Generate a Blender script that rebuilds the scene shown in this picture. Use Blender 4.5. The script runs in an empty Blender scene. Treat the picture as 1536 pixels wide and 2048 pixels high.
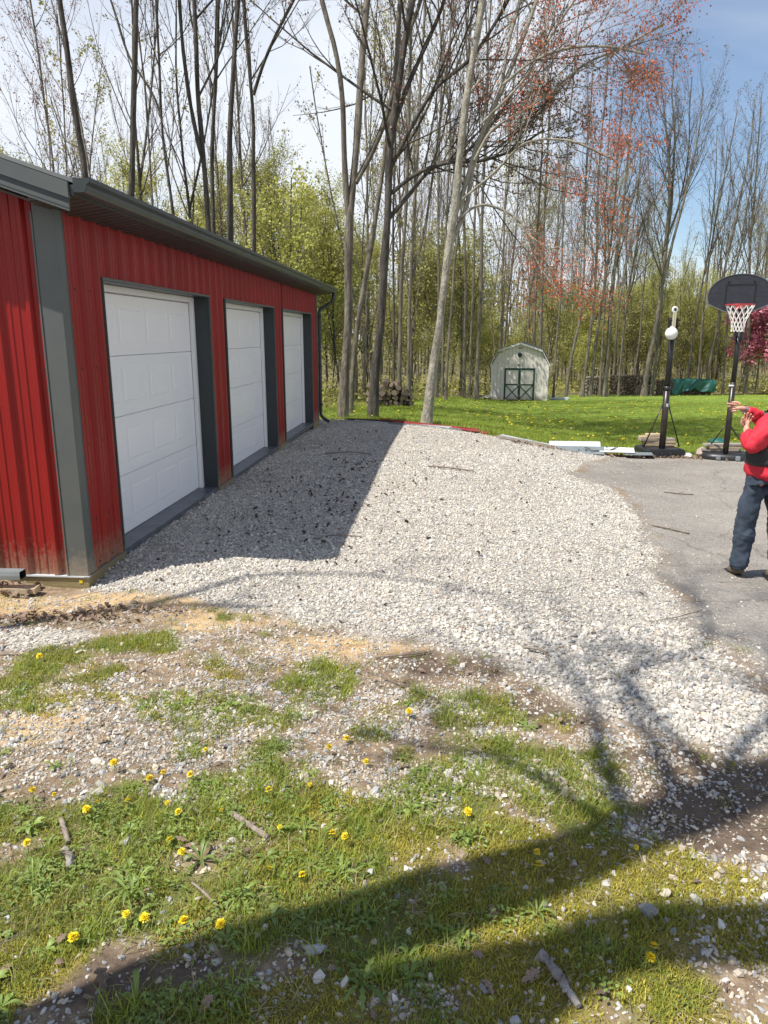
import bpy, math, random
import numpy as np
from mathutils import Vector, Matrix, noise as mnoise
R = math.radians
random.seed(7)
C = bpy.context.scene.collection
scene = bpy.context.scene

# ------------------------------------------------------------------ camera, sky, sun, exposure
cam = bpy.data.cameras.new('camera'); camo = bpy.data.objects.new('camera', cam); C.objects.link(camo)
camo.location = (0, 0, 1.73); camo.rotation_euler = (R(90 - 13.4), 0, 0)
cam.sensor_fit = 'VERTICAL'; cam.sensor_height = 36; cam.sensor_width = 27; cam.lens = 26.0
cam.clip_start = .05; cam.clip_end = 3000
scene.camera = camo

SUNV = Vector((-.539, -.27, 1)).normalized()
SUN_EL = math.asin(SUNV.z)
w = bpy.data.worlds.new('World'); scene.world = w; w.use_nodes = True
nt = w.node_tree; nt.nodes.clear()
def wn(t, **k):
    n = nt.nodes.new(t)
    for a, b in k.items(): setattr(n, a, b)
    return n
sky = wn('ShaderNodeTexSky', sky_type='NISHITA', sun_disc=False, sun_elevation=SUN_EL, sun_rotation=math.atan2(SUNV.x, SUNV.y), air_density=1.0, dust_density=.4, ozone_density=3.0)
tc = wn('ShaderNodeTexCoord'); sep = wn('ShaderNodeSeparateXYZ'); nt.links.new(tc.outputs['Generated'], sep.inputs[0])
def wm(op, a, b=None, c=None):
    n = wn('ShaderNodeMath', operation=op)
    for i, s in enumerate((a, b, c)):
        if s is None: continue
        if isinstance(s, (int, float)): n.inputs[i].default_value = s
        else: nt.links.new(s, n.inputs[i])
    return n.outputs[0]
zz = wm('ADD', wm('MAXIMUM', sep.outputs[2], .0), .16)
cx = wm('DIVIDE', sep.outputs[0], zz); cy = wm('DIVIDE', sep.outputs[1], zz)
comb = wn('ShaderNodeCombineXYZ'); nt.links.new(cx, comb.inputs[0]); nt.links.new(cy, comb.inputs[1])
n1 = wn('ShaderNodeTexNoise'); n1.inputs['Scale'].default_value = .55; n1.inputs['Detail'].default_value = 7; n1.inputs['Roughness'].default_value = .52; n1.inputs['Distortion'].default_value = .4
nt.links.new(comb.outputs[0], n1.inputs['Vector'])
# the clear patch of sky to the right, elsewhere thin bright cloud
dp = wn('ShaderNodeVectorMath', operation='DOT_PRODUCT'); nt.links.new(tc.outputs['Generated'], dp.inputs[0])
dp.inputs[1].default_value = Vector((.40, .88, .25)).normalized()
clear = wn('ShaderNodeMapRange', interpolation_type='SMOOTHSTEP'); nt.links.new(dp.outputs['Value'], clear.inputs[0])
clear.inputs[1].default_value = .966; clear.inputs[2].default_value = .995; clear.inputs[3].default_value = 0; clear.inputs[4].default_value = .86
thick = wm('MULTIPLY', wm('MAXIMUM', wm('SUBTRACT', sep.outputs[2], .32), 0), 2.8)  # thin cloud looks denser towards the horizon
cov = wm('SUBTRACT', wm('SUBTRACT', wm('ADD', wm('MULTIPLY', wm('SUBTRACT', n1.outputs[0], .5), 2.2), .95), thick), clear.outputs[0])
cl = wn('ShaderNodeClamp'); nt.links.new(cov, cl.inputs[0]); cl.inputs[1].default_value = .04; cl.inputs[2].default_value = .97
mx = wn('ShaderNodeMix', data_type='RGBA'); nt.links.new(cl.outputs[0], mx.inputs[0]); sm_ = wn('ShaderNodeVectorMath', operation='SCALE'); nt.links.new(sky.outputs[0], sm_.inputs[0]); sm_.inputs['Scale'].default_value = 1.45; nt.links.new(sm_.outputs[0], mx.inputs[6]); mx.inputs[7].default_value = (9.6, 10.1, 10.9, 1)
bg = wn('ShaderNodeBackground'); bg.inputs[1].default_value = .074; nt.links.new(mx.outputs[2], bg.inputs[0])
out = wn('ShaderNodeOutputWorld'); nt.links.new(bg.outputs[0], out.inputs[0])

sl = bpy.data.lights.new('sun', 'SUN'); sl.energy = 5.0; sl.angle = R(.55); sl.color = (1, .955, .88)
so = bpy.data.objects.new('sun', sl); C.objects.link(so); so.rotation_euler = (-SUNV).to_track_quat('-Z', 'Y').to_euler(); so.location = (-20, -10, 40)
vs = scene.view_settings; vs.view_transform = 'Standard'; vs.look = 'None'; vs.exposure = .42; vs.gamma = 1; vs.use_curve_mapping = False
scene.cycles.max_bounces = 6; scene.cycles.transparent_max_bounces = 4
scene.cycles.diffuse_bounces = 3; scene.cycles.glossy_bounces = 3

# ------------------------------------------------------------------ helpers
def ssn(t):
    t = np.clip(t, 0, 1); return t * t * (3 - 2 * t)
def H(x, y):
    """height of the ground, in metres, at world x, y (numbers or arrays)"""
    x = np.asarray(x, float); y = np.asarray(y, float)
    q = .9972 * x - .0753 * y
    z = -(.10 + .32 * ssn((y - 2.0) / 4.5)) * ssn((q + .6) / 4.4)
    d = y - 14.
    lp = np.where(d < 30, np.log1p(np.exp(np.minimum(d, 30) / 1.5)) * 1.5, d)
    z = z - .047 * np.where(y < 62, lp, 48.)
    z = z - .035 * np.exp(-((q + 2.6) / .4) ** 2) * ssn((y - 4.8) / .6) * ssn((16.5 - y) / 1)
    z = z - .075 * np.exp(-(((x + 2.35) / .55) ** 2 + ((y - 5.0) / .4) ** 2))
    return z
# cheap value noise in numpy
_rg = np.random.RandomState(3); _tab = _rg.rand(256, 256)
def vnoise(x, y, s=1., o=0):
    x = np.asarray(x, float) * s + o * 17.3 + 500; y = np.asarray(y, float) * s + o * 9.1 + 500
    xi = np.floor(x).astype(int); yi = np.floor(y).astype(int); fx = x - xi; fy = y - yi
    fx = fx * fx * (3 - 2 * fx); fy = fy * fy * (3 - 2 * fy)
    g = lambda a, b: _tab[a % 256, b % 256]
    return (g(xi, yi) * (1 - fx) + g(xi + 1, yi) * fx) * (1 - fy) + (g(xi, yi + 1) * (1 - fx) + g(xi + 1, yi + 1) * fx) * fy
def fbm(x, y, s=1., o=0, n=3):
    r = 0; a = 1; t = 0
    for i in range(n):
        r = r + a * vnoise(x, y, s * 2 ** i, o + i * 3); t += a; a *= .5
    return r / t
def tag(o, label=None, cat=None, group=None, kind=None):
    if label: o['label'] = label
    if cat: o['category'] = cat
    if group: o['group'] = group
    if kind: o['kind'] = kind
    return o
def empty(name, loc, rz=0, parent=None):
    o = bpy.data.objects.new(name, None); C.objects.link(o); o.location = loc; o.rotation_euler = (0, 0, rz); o.empty_display_size = .1
    if parent: o.parent = parent
    return o
def link(name, me, parent=None, loc=None, rot=None, scale=None):
    o = bpy.data.objects.new(name, me); C.objects.link(o)
    if parent: o.parent = parent
    if loc is not None: o.location = loc
    if rot is not None: o.rotation_euler = rot
    if scale is not None: o.scale = (scale,) * 3 if isinstance(scale, (int, float)) else scale
    return o
def np_mesh(name, V, Q, mat, smooth=False, tri=False, uv=None):
    V = np.ascontiguousarray(V, np.float32); Q = np.ascontiguousarray(Q, np.int32)
    k = Q.shape[1]; me = bpy.data.meshes.new(name)
    me.vertices.add(len(V)); me.vertices.foreach_set('co', V.ravel())
    me.loops.add(Q.size); me.loops.foreach_set('vertex_index', Q.ravel())
    me.polygons.add(len(Q)); me.polygons.foreach_set('loop_start', np.arange(0, Q.size, k, dtype=np.int32))
    me.polygons.foreach_set('loop_total', np.full(len(Q), k, np.int32))
    if smooth: me.polygons.foreach_set('use_smooth', np.ones(len(Q), bool))
    me.update(calc_edges=True)
    for m in (mat if isinstance(mat, (list, tuple)) else [mat]): me.materials.append(m)
    return me
class MB:
    """collects simple solids into one mesh"""
    def __init__(s): s.v = []; s.f = []; s.sm = []
    def add(s, vs_, fs, sm=False):
        b = len(s.v); s.v += [tuple(p) for p in vs_]; s.f += [tuple(b + i for i in f) for f in fs]; s.sm += [sm] * len(fs); return s
    def box(s, x0, x1, y0, y1, z0, z1, M=None, j=0):
        p = [(x, y, z) for z in (z0, z1) for y in (y0, y1) for x in (x0, x1)]
        if j: p = [(a + random.uniform(-j, j), b + random.uniform(-j, j), c + random.uniform(-j, j)) for a, b, c in p]
        if M is not None: p = [M @ Vector(q) for q in p]
        return s.add(p, [(0, 2, 3, 1), (4, 5, 7, 6), (0, 1, 5, 4), (2, 6, 7, 3), (0, 4, 6, 2), (1, 3, 7, 5)])
    def tube(s, pts, rad, n=8, cap=True, sm=True, sq=1.):
        pts = [Vector(p) for p in pts]; rings = []
        if not isinstance(rad, (list, tuple)): rad = [rad] * len(pts)
        up = Vector((0, 0, 1)); d0 = (pts[-1] - pts[0]).normalized()
        if abs(d0.z) > .8: up = Vector((0, 1, 0))
        vv = []
        for i, p in enumerate(pts):
            d = (pts[min(i + 1, len(pts) - 1)] - pts[max(i - 1, 0)]).normalized()
            a = d.cross(up).normalized(); b = a.cross(d).normalized()
            for k in range(n):
                t = 2 * math.pi * (k + .5) / n
                vv.append(p + rad[i] * (a * math.cos(t) + b * math.sin(t) * sq))
        fs = [(i * n + k, i * n + (k + 1) % n, (i + 1) * n + (k + 1) % n, (i + 1) * n + k) for i in range(len(pts) - 1) for k in range(n)]
        s.add(vv, fs, sm)
        if cap:
            b = len(s.v) - len(vv)
            s.f += [tuple(b + k for k in range(n))[::-1], tuple(b + (len(pts) - 1) * n + k for k in range(n))]; s.sm += [False] * 2
        return s
    def lathe(s, prof, n=16, M=None, sm=True):
        vv = [(r * math.cos(2 * math.pi * k / n), r * math.sin(2 * math.pi * k / n), z) for r, z in prof for k in range(n)]
        if M is not None: vv = [M @ Vector(q) for q in vv]
        return s.add(vv, [(i * n + k, i * n + (k + 1) % n, (i + 1) * n + (k + 1) % n, (i + 1) * n + k) for i in range(len(prof) - 1) for k in range(n)], sm)
    def prism(s, prof, axis_pts, M=None):
        """prof: 2D outline (a, b); axis_pts = (origin0, origin1, A, B)"""
        o0, o1, A, B = map(Vector, axis_pts); n = len(prof)
        vv = [o0 + A * a + B * b for a, b in prof] + [o1 + A * a + B * b for a, b in prof]
        if M is not None: vv = [M @ q for q in vv]
        return s.add(vv, [(k, (k + 1) % n, n + (k + 1) % n, n + k) for k in range(n)] + [tuple(range(n))[::-1], tuple(range(n, 2 * n))])
    def mesh(s, name, mat):
        me = bpy.data.meshes.new(name); me.from_pydata(s.v, [], s.f); me.polygons.foreach_set('use_smooth', s.sm)
        me.materials.append(mat); me.update(); return me
    def obj(s, name, mat, parent=None, bevel=0, **k):
        o = link(name, s.mesh(name, mat), parent, **k)
        if bevel:
            m = o.modifiers.new('bevel', 'BEVEL'); m.width = bevel; m.segments = 2; m.limit_method = 'ANGLE'
        return o

# ------------------------------------------------------------------ materials
def mat(name, col, rough=.6, metal=0, var=0, scale=5, bump=0, bscale=40, col2=None, spec=None, trans=0, inst=0, stretch=None, detail=4):
    m = bpy.data.materials.new(name); m.use_nodes = True; t = m.node_tree; b = t.nodes['Principled BSDF']
    b.inputs['Roughness'].default_value = rough; b.inputs['Metallic'].default_value = metal
    b.inputs['Base Color'].default_value = (*col, 1)
    if spec is not None: b.inputs['Specular IOR Level'].default_value = spec
    co = t.nodes.new('ShaderNodeTexCoord'); mp = t.nodes.new('ShaderNodeMapping'); t.links.new(co.outputs['Object'], mp.inputs[0])
    if stretch: mp.inputs['Scale'].default_value = stretch
    cur = None
    if col2 is not None or var:
        n = t.nodes.new('ShaderNodeTexNoise'); n.inputs['Scale'].default_value = scale; n.inputs['Detail'].default_value = detail; n.inputs['Roughness'].default_value = .6
        t.links.new(mp.outputs[0], n.inputs['Vector'])
        r = t.nodes.new('ShaderNodeValToRGB'); r.color_ramp.elements[0].position = .33; r.color_ramp.elements[1].position = .67
        c2 = col2 if col2 is not None else tuple(c * (1 + var) for c in col)
        c1 = col if col2 is not None else tuple(c * (1 - var) for c in col)
        r.color_ramp.elements[0].color = (*c1, 1); r.color_ramp.elements[1].color = (*c2, 1)
        t.links.new(n.outputs[0], r.inputs[0]); cur = r.outputs[0]
    if inst:
        oi = t.nodes.new('ShaderNodeObjectInfo'); mr = t.nodes.new('ShaderNodeMapRange'); t.links.new(oi.outputs['Random'], mr.inputs[0])
        mr.inputs[3].default_value = 1 - inst; mr.inputs[4].default_value = 1 + inst
        hs = t.nodes.new('ShaderNodeHueSaturation')
        if cur: t.links.new(cur, hs.inputs['Color'])
        else: hs.inputs['Color'].default_value = (*col, 1)
        t.links.new(mr.outputs[0], hs.inputs['Value']); cur = hs.outputs[0]
    if cur: t.links.new(cur, b.inputs['Base Color'])
    if bump:
        n = t.nodes.new('ShaderNodeTexNoise'); n.inputs['Scale'].default_value = bscale; n.inputs['Detail'].default_value = 5
        t.links.new(mp.outputs[0], n.inputs['Vector'])
        bp = t.nodes.new('ShaderNodeBump'); bp.inputs['Strength'].default_value = min(bump, 1); bp.inputs['Distance'].default_value = .045 if name.startswith('bark') else .02
        t.links.new(n.outputs[0], bp.inputs['Height']); t.links.new(bp.outputs[0], b.inputs['Normal'])
    if trans:
        tr = t.nodes.new('ShaderNodeBsdfTranslucent'); ms = t.nodes.new('ShaderNodeMixShader'); ms.inputs[0].default_value = trans
        if cur: t.links.new(cur, tr.inputs[0])
        else: tr.inputs[0].default_value = (*col, 1)
        o = t.nodes['Material Output']; t.links.new(b.outputs[0], ms.inputs[1]); t.links.new(tr.outputs[0], ms.inputs[2]); t.links.new(ms.outputs[0], o.inputs[0])
    return m
M = dict(
    red=mat('red_steel', (.23, .009, .008), .38, 0, col2=(.275, .012, .010), scale=1.2, spec=.32, bump=.05, bscale=3),
    trim=mat('charcoal_trim', (.085, .098, .098), .42, .1, col2=(.105, .115, .11), scale=3, bump=.04, bscale=6),
    jamb=mat('jamb_trim', (.032, .04, .044), .4, 0, var=.1),
    gutter=mat('gutter_dark', (.052, .060, .058), .42, .1, var=.12, scale=3, bump=.04, bscale=6),
    soffit=mat('soffit_dark', (.05, .038, .034), .6, 0, var=.15),
    roofm=mat('roof_steel', (.055, .064, .064), .6, 0, spec=.25, var=.08),
    door=mat('white_door', (.87, .875, .88), .28, 0, col2=(.83, .84, .85), scale=1, bump=.03, bscale=2.5),
    white=mat('white_paint', (.80, .80, .80), .4),
    sill=mat('sill_metal', (.075, .082, .095), .38, 0, col2=(.13, .14, .16), scale=6),
    wood=mat('treated_board', (.20, .16, .07), .8, 0, col2=(.30, .24, .12), scale=9, stretch=(1, 8, 8), bump=.2),
    lumber=mat('lumber', (.42, .31, .19), .8, 0, col2=(.56, .45, .31), scale=6, stretch=(1.5, 9, 9), bump=.2),
    greywood=mat('grey_lumber', (.23, .20, .17), .85, 0, col2=(.36, .32, .27), scale=6, stretch=(1.5, 9, 9), bump=.2),
    black=mat('black_plastic', (.017, .018, .02), .42, 0, var=.2, bump=.06, bscale=60),
    pole=mat('black_pole', (.015, .015, .017), .35, .2, col2=(.05, .035, .025), scale=7),
    board=mat('backboard', (.010, .012, .018), .6, 0, col2=(.024, .027, .038), scale=9, stretch=(1, 1, 3)),
    boardline=mat('backboard_line', (.006, .006, .009), .5),
    boardedge=mat('backboard_rim', (.13, .13, .14), .5),
    orange=mat('hoop_red', (.42, .025, .03), .4),
    net=mat('net_cord', (.72, .70, .66), .8),
    ball=mat('white_ball', (.78, .77, .74), .45, 0, var=.04),
    yellowed=mat('clear_tube', (.55, .50, .38), .4),
    screw=mat('screw_head', (.05, .03, .03), .4, .5),
    shed=mat('shed_siding', (.66, .60, .56), .7, 0, col2=(.76, .71, .68), scale=2, stretch=(5, 5, .4), bump=.05),
    shedtrim=mat('shed_trim', (.74, .74, .73), .6),
    green=mat('green_paint', (.012, .050, .042), .5, 0, var=.2),
    shingle=mat('shingle', (.045, .04, .038), .9, 0, var=.3, scale=20, bump=.3),
    tarp=mat('green_tarp', (.010, .085, .065), .5, 0, col2=(.015, .13, .10), scale=2, bump=.3, bscale=6),
    bark=mat('bark_grey', (.080, .068, .052), .95, 0, col2=(.25, .22, .17), scale=5, stretch=(2, 2, .45), bump=.9, bscale=16, detail=6),
    bark2=mat('bark_dark', (.032, .027, .023), .95, 0, col2=(.12, .105, .085), scale=5, stretch=(2, 2, .4), bump=.9, bscale=16, detail=6),
    bark3=mat('bark_pale', (.17, .155, .115), .92, 0, col2=(.40, .375, .30), scale=5, stretch=(2, 2, .9), bump=.8, bscale=14, detail=6),
    twig=mat('twig_bark', (.10, .085, .07), .9, 0, var=.25, scale=2),
    twigr=mat('twig_reddish', (.17, .115, .10), .9, 0, var=.2, scale=2),
    twigg=mat('twig_pale', (.22, .20, .165), .9, 0, var=.2, scale=2),
    budred=mat('red_samaras', (.58, .09, .045), .6, 0, col2=(.68, .24, .06), scale=.6, trans=.35),
    budpink=mat('pink_buds', (.30, .105, .10), .6, 0, col2=(.26, .15, .11), scale=.6, trans=.3),
    budbr=mat('bronze_buds', (.16, .12, .055), .6, 0, col2=(.24, .17, .08), scale=.8, trans=.3),
    leafy=mat('young_leaves', (.36, .38, .08), .55, 0, col2=(.56, .54, .16), scale=.5, trans=.45, inst=.2),
    leafo=mat('olive_leaves', (.285, .28, .085), .6, 0, col2=(.45, .41, .15), scale=.5, trans=.42, inst=.2),
    leafpink=mat('crabapple_blossom', (.52, .12, .20), .6, 0, col2=(.66, .28, .36), scale=1.5, trans=.3),
    grass=mat('grass_blade', (.18, .26, .03), .5, 0, col2=(.42, .45, .085), scale=2.6, trans=.35, inst=.28, spec=.3),
    straw=mat('dry_grass', (.40, .33, .17), .8, 0, var=.25, trans=.2, inst=.25),
    weed=mat('weed_leaf', (.16, .24, .045), .5, 0, col2=(.27, .34, .09), scale=8, trans=.25, inst=.25),
    moss=mat('moss', (.25, .25, .03), .9, 0, col2=(.50, .42, .07), scale=12, inst=.3, trans=.15),
    stone=mat('limestone', (.455, .42, .36), .85, 0, col2=(.66, .62, .55), scale=20, bump=.25, bscale=70, inst=.30),
    stoneg=mat('grey_stone', (.27, .27, .27), .85, 0, col2=(.44, .43, .41), scale=20, bump=.25, bscale=70, inst=.35),
    stonet=mat('tan_stone', (.40, .33, .25), .85, 0, col2=(.54, .47, .38), scale=20, bump=.25, bscale=70, inst=.3),
    dleaf=mat('dead_leaf', (.13, .08, .055), .8, 0, col2=(.30, .21, .15), scale=9, inst=.35),
    stick=mat('dead_stick', (.16, .12, .085), .9, 0, col2=(.30, .25, .20), scale=25, bump=.5, bscale=60),
    birch=mat('birch_bark', (.45, .42, .39), .85, 0, col2=(.15, .12, .10), scale=28, bump=.6, bscale=60),
    dand=mat('dandelion_petals', (.82, .60, .01), .6, 0, col2=(.86, .68, .02), scale=90, trans=.2),
    stem=mat('flower_stem', (.20, .26, .09), .5),
    log=mat('log_bark', (.07, .05, .04), .95, 0, col2=(.16, .12, .09), scale=12, bump=.5),
    logend=mat('log_end', (.12, .09, .065), .85, 0, col2=(.33, .25, .18), scale=12, inst=.35),
    skin=mat('skin', (.55, .30, .21), .5, 0, var=.06, scale=8),
    jeans=mat('jeans', (.020, .031, .048), .85, 0, col2=(.042, .060, .088), scale=14, bump=.25, bscale=8),
    shirt=mat('red_shirt', (.50, .012, .03), .75, 0, col2=(.58, .02, .04), scale=6, bump=.3, bscale=9),
    vest=mat('black_vest', (.012, .012, .013), .6, 0, col2=(.025, .025, .026), scale=6, bump=.35, bscale=10),
    boot=mat('boot', (.14, .10, .06), .8, 0, var=.25),
    hair=mat('hair', (.30, .28, .26), .8),
    ltgrey=mat('pale_grey_sheet', (.52, .55, .56), .4, 0, var=.05),
    dkgrey=mat('grey_trim_sheet', (.20, .23, .24), .4, .1, var=.1),
    redbd=mat('red_trim_strip', (.27, .035, .035), .5, 0, col2=(.38, .10, .09), scale=3),
    steel=mat('galvanised', (.42, .43, .44), .3, .6, var=.1),
    glass=mat('dark_glass', (.03, .04, .05), .1),
    crumb=mat('bark_crumb', (.035, .026, .022), .9, 0, col2=(.09, .06, .045), scale=9),
    rock=mat('field_rock', (.30, .24, .19), .9, 0, col2=(.42, .35, .28), scale=9, bump=.5, bscale=20),
)
def splash(m, top, col, amt=.75):
    """dried mud thrown up on the foot of a wall"""
    t = m.node_tree; b = t.nodes['Principled BSDF']; co = t.nodes.new('ShaderNodeTexCoord'); sp = t.nodes.new('ShaderNodeSeparateXYZ'); t.links.new(co.outputs['Object'], sp.inputs[0])
    mr = t.nodes.new('ShaderNodeMapRange'); t.links.new(sp.outputs[2], mr.inputs[0]); mr.inputs[1].default_value = 0; mr.inputs[2].default_value = top; mr.inputs[3].default_value = .62; mr.inputs[4].default_value = -.1
    n = t.nodes.new('ShaderNodeTexNoise'); n.inputs['Scale'].default_value = 26; n.inputs['Detail'].default_value = 8; n.inputs['Roughness'].default_value = .75; t.links.new(co.outputs['Object'], n.inputs['Vector'])
    a = t.nodes.new('ShaderNodeMath'); a.operation = 'ADD'; t.links.new(mr.outputs[0], a.inputs[0]); t.links.new(n.outputs[0], a.inputs[1])
    r = t.nodes.new('ShaderNodeMapRange'); t.links.new(a.outputs[0], r.inputs[0]); r.inputs[1].default_value = .72; r.inputs[2].default_value = 1.1; r.inputs[3].default_value = 0; r.inputs[4].default_value = amt
    x = t.nodes.new('ShaderNodeMix'); x.data_type = 'RGBA'; t.links.new(r.outputs[0], x.inputs[0]); x.inputs[7].default_value = (*col, 1)
    old = b.inputs['Base Color'].links
    if old: t.links.new(old[0].from_socket, x.inputs[6])
    else: x.inputs[6].default_value = b.inputs['Base Color'].default_value
    t.links.new(x.outputs[2], b.inputs['Base Color'])
splash(M['red'], .45, (.30, .20, .13)); splash(M['trim'], .35, (.30, .25, .19)); splash(M['shed'], .5, (.34, .26, .20))
# ------------------------------------------------------------------ ground zones, in world metres
P_GRAV = np.array([(-2.22,5.14),(-2.105,5.08),(-1.622,4.86),(-1.16,4.66),(-.658,4.4),(-.204,4.16),(.238,4.0),(.591,3.82),(.812,3.54),(1.003,3.28),(1.209,3.1),(1.442,2.94),(1.679,2.98),(1.95,3.10),(2.3,3.2),(2.3,3.45),(2.02,3.60),(2.041,3.98),(2.192,4.82),(2.34,5.98),(2.759,6.92),(3.047,8.84),(3.2,10.1),(2.80,10.9),(3.5,12.4),(4.3,13.5),(3.0,13.9),(2.1,14.5),(.9,15.6),(-.3,16.6),(-1.4,17.3),(-2.2,17.2),(-1.41,15.85),(-1.41,15.7),(-2.2,5.215)])
P_ASPH = np.array([(2.3,3.35),(2.02,3.60),(2.041,3.98),(2.192,4.82),(2.34,5.98),(2.759,6.92),(3.047,8.84),(3.2,10.1),(2.80,10.9),(3.5,12.4),(4.3,13.5),(5.7,13.35),(8.0,13.2),(16,12.6),(16,-8),(4.5,-8),(2.9,1.4)])
P_LAWN = np.array([(-2.2,17.4),(-1.4,17.5),(-.3,16.9),(.9,15.9),(2.1,14.8),(3.0,14.15),(4.4,13.95),(5.7,13.75),(8.0,13.5),(16,12.9),(60,14),(60,49),(28,51),(20,50.2),(13,49.8),(9,46),(5,39.5),(2.6,33),(.4,27),(-1.6,22)])
GRASS = [(-1.47,3.97,.26,.17,1),(-1.7,3.66,.35,.28,.8),(-1.76,3.4,.2,.22,.7),(-.88,4.43,.16,.11,.6),(-.71,4.16,.12,.1,.5),(-.89,3.84,.2,.16,.6),(-.33,3.51,.21,.21,.85),(-.96,3.27,.29,.17,.8),(-.02,4.01,.09,.07,.5),(-.66,2.97,.26,.25,.55),(.19,3.11,.42,.27,.6),(.41,2.81,.34,.19,.75),(.47,2.43,.48,.23,1),(-.14,2.66,.3,.2,.5),(-.5,2.42,.41,.26,.9),(-.81,2.27,.48,.31,1),(-.98,2.02,.35,.26,1),(-.42,2.02,.6,.26,1),(-.1,1.92,.49,.24,1),(.52,2.13,.25,.15,.6),(.85,1.96,.16,.08,.7),(.19,1.82,.44,.22,.55),(.93,2.67,.09,.21,.6),(1.12,3.19,.07,.15,.3),(.76,1.66,.22,.1,.6),(-.56,1.63,.29,.09,.5),(-1.01,1.67,.16,.13,.5),(-2.6,3.4,.6,.5,.7),(-1.9,2.2,.6,.6,.8),(0,1.2,1.6,.35,.7),(-1.2,1.1,1.0,.5,.7)]
MOSS = [(.68,1.99,.52,.27,1),(.32,2.25,.39,.15,.8),(-1.0,1.76,.16,.12,.9),(-.12,2.35,.45,.19,.6),(.47,1.73,.5,.13,.8),(-.83,3.59,.31,.17,.3),(-1.59,3.33,.39,.31,.35),(-.71,1.91,.38,.17,.5),(.85,3.0,.46,.22,.35),(.05,2.14,.5,.14,.5),(.5,1.3,1.2,.4,.7)]
STONES = [(-1.09,3.04,.74,.44,.9),(-.59,3.93,.71,.35,.5),(-.84,2.65,.6,.17,.6),(.47,2.67,.59,.17,.8),(1.07,1.97,.14,.11,1),(1.05,1.83,.12,.11,1),(-.3,1.65,.09,.07,1),(.02,2.65,.24,.17,.7),(-.04,3.27,.84,.45,.6),(1.01,2.78,.38,.26,.6),(.99,2.27,.27,.15,.5),(.41,3.06,.37,.22,.4),(.7,2.37,.22,.17,.5),(.16,2.49,.19,.13,.7),(1.2,2.09,.13,.19,.6),(.33,1.72,.22,.1,.3),(-1.9,2.9,.5,.4,.7)]
SAND = [(-2.13,4.71,.57,.33,1),(-1.06,4.37,.63,.21,.6),(-1.63,3.09,.28,.23,.7),(-.19,3.91,.57,.21,.6),(-3.2,4.7,.8,.45,.9),(-1.6,4.75,.5,.2,.8)]
DIRT = [(1.28,2.46,.33,.22,1),(-.75,1.7,.24,.08,.9),(-1.12,2.0,.13,.08,.7),(.36,3.75,.55,.19,.6),(1.26,2.72,.42,.22,.7),(.8,3.28,.3,.2,.5),(-.56,3.73,.49,.31,.3),(1.9,2.4,.5,.4,.9)]
GPATCH = [(-2.15,4.05,.38,.16,1.2),(-2.8,4.0,.5,.17,1.2)]
def psd(P, x, y):
    """signed distance to a polygon, positive inside"""
    x = np.asarray(x, float); y = np.asarray(y, float); d = np.full(x.shape, 1e9); ins = np.zeros(x.shape, bool); n = len(P)
    for i in range(n):
        ax, ay = P[i]; bx, by = P[(i + 1) % n]; ex, ey = bx - ax, by - ay
        t = np.clip(((x - ax) * ex + (y - ay) * ey) / (ex * ex + ey * ey + 1e-12), 0, 1)
        d = np.minimum(d, np.hypot(x - ax - t * ex, y - ay - t * ey))
        c = ((ay > y) != (by > y)) & (x < ex * (y - ay) / (ey if abs(ey) > 1e-9 else 1e-9) + ax); ins ^= c
    return np.where(ins, d, -d)
def ells(L, x, y):
    r = np.zeros(np.shape(x))
    for cx_, cy_, rx, ry, s in L:
        e = ((x - cx_) / rx) ** 2 + ((y - cy_) / ry) ** 2
        r = np.maximum(r, s * np.clip(1.35 - e * .7, 0, 1))
    return r
def zones(x, y):
    nz = fbm(x, y, 2.2, 1) - .5; nf = fbm(x, y, 9, 5) - .5
    j = nz * .5 + nf * .22
    gs = psd(P_GRAV, x, y); near = y < 5.2
    gsm = gs + j * np.where(near & (x < 2.2), .55, .3)
    gpc = ells(GPATCH, x, y) + nf * .8
    grav = np.clip(np.maximum(gsm / .14 + .5, (gpc - .45) * 4), 0, 1)
    asph = np.clip((psd(P_ASPH, x, y) + (j * .9 + (fbm(x, y, 1.2, 15) - .5) * .5) * ((y > 3.6) & (y < 13))) / .20 + .5, 0, 1)
    lawn = np.clip((psd(P_LAWN, x, y) + j * .8) / .3 + .5, 0, 1)
    g = ells(GRASS, x, y); grass = np.clip((g + (fbm(x, y, 5, 11) - .5) * 2.3 - .50) * 3, 0, 1) * np.clip(g * 4, 0, 1)
    mo = np.clip((ells(MOSS, x, y) + (fbm(x, y, 6, 21) - .5) * 1.4 - .4) * 3, 0, 1)
    st = np.clip((ells(STONES, x, y) + (fbm(x, y, 8, 31) - .5) * 1.5 - .38) * 3, 0, 1)
    sa = np.clip((ells(SAND, x, y) + nz * 1.0 - .35) * 3, 0, 1)
    di = np.clip((ells(DIRT, x, y) + nz * .9 - .35) * 3, 0, 1)
    nog = 1 - np.maximum(grav, asph)
    return dict(grav=grav * (1 - asph), asph=asph, lawn=lawn, grass=grass * nog, moss=mo * nog, stones=st * nog, sand=sa * nog, dirt=di * nog)
def HR(x, y):
    """ground height with small relief near the camera"""
    f = np.clip(1.2 - np.hypot(x, y - 3) / 12, 0, 1)
    return H(x, y) + f * ((fbm(x, y, 1.1, 41) - .5) * .035 + (fbm(x, y, 6, 45) - .5) * .018)
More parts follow.
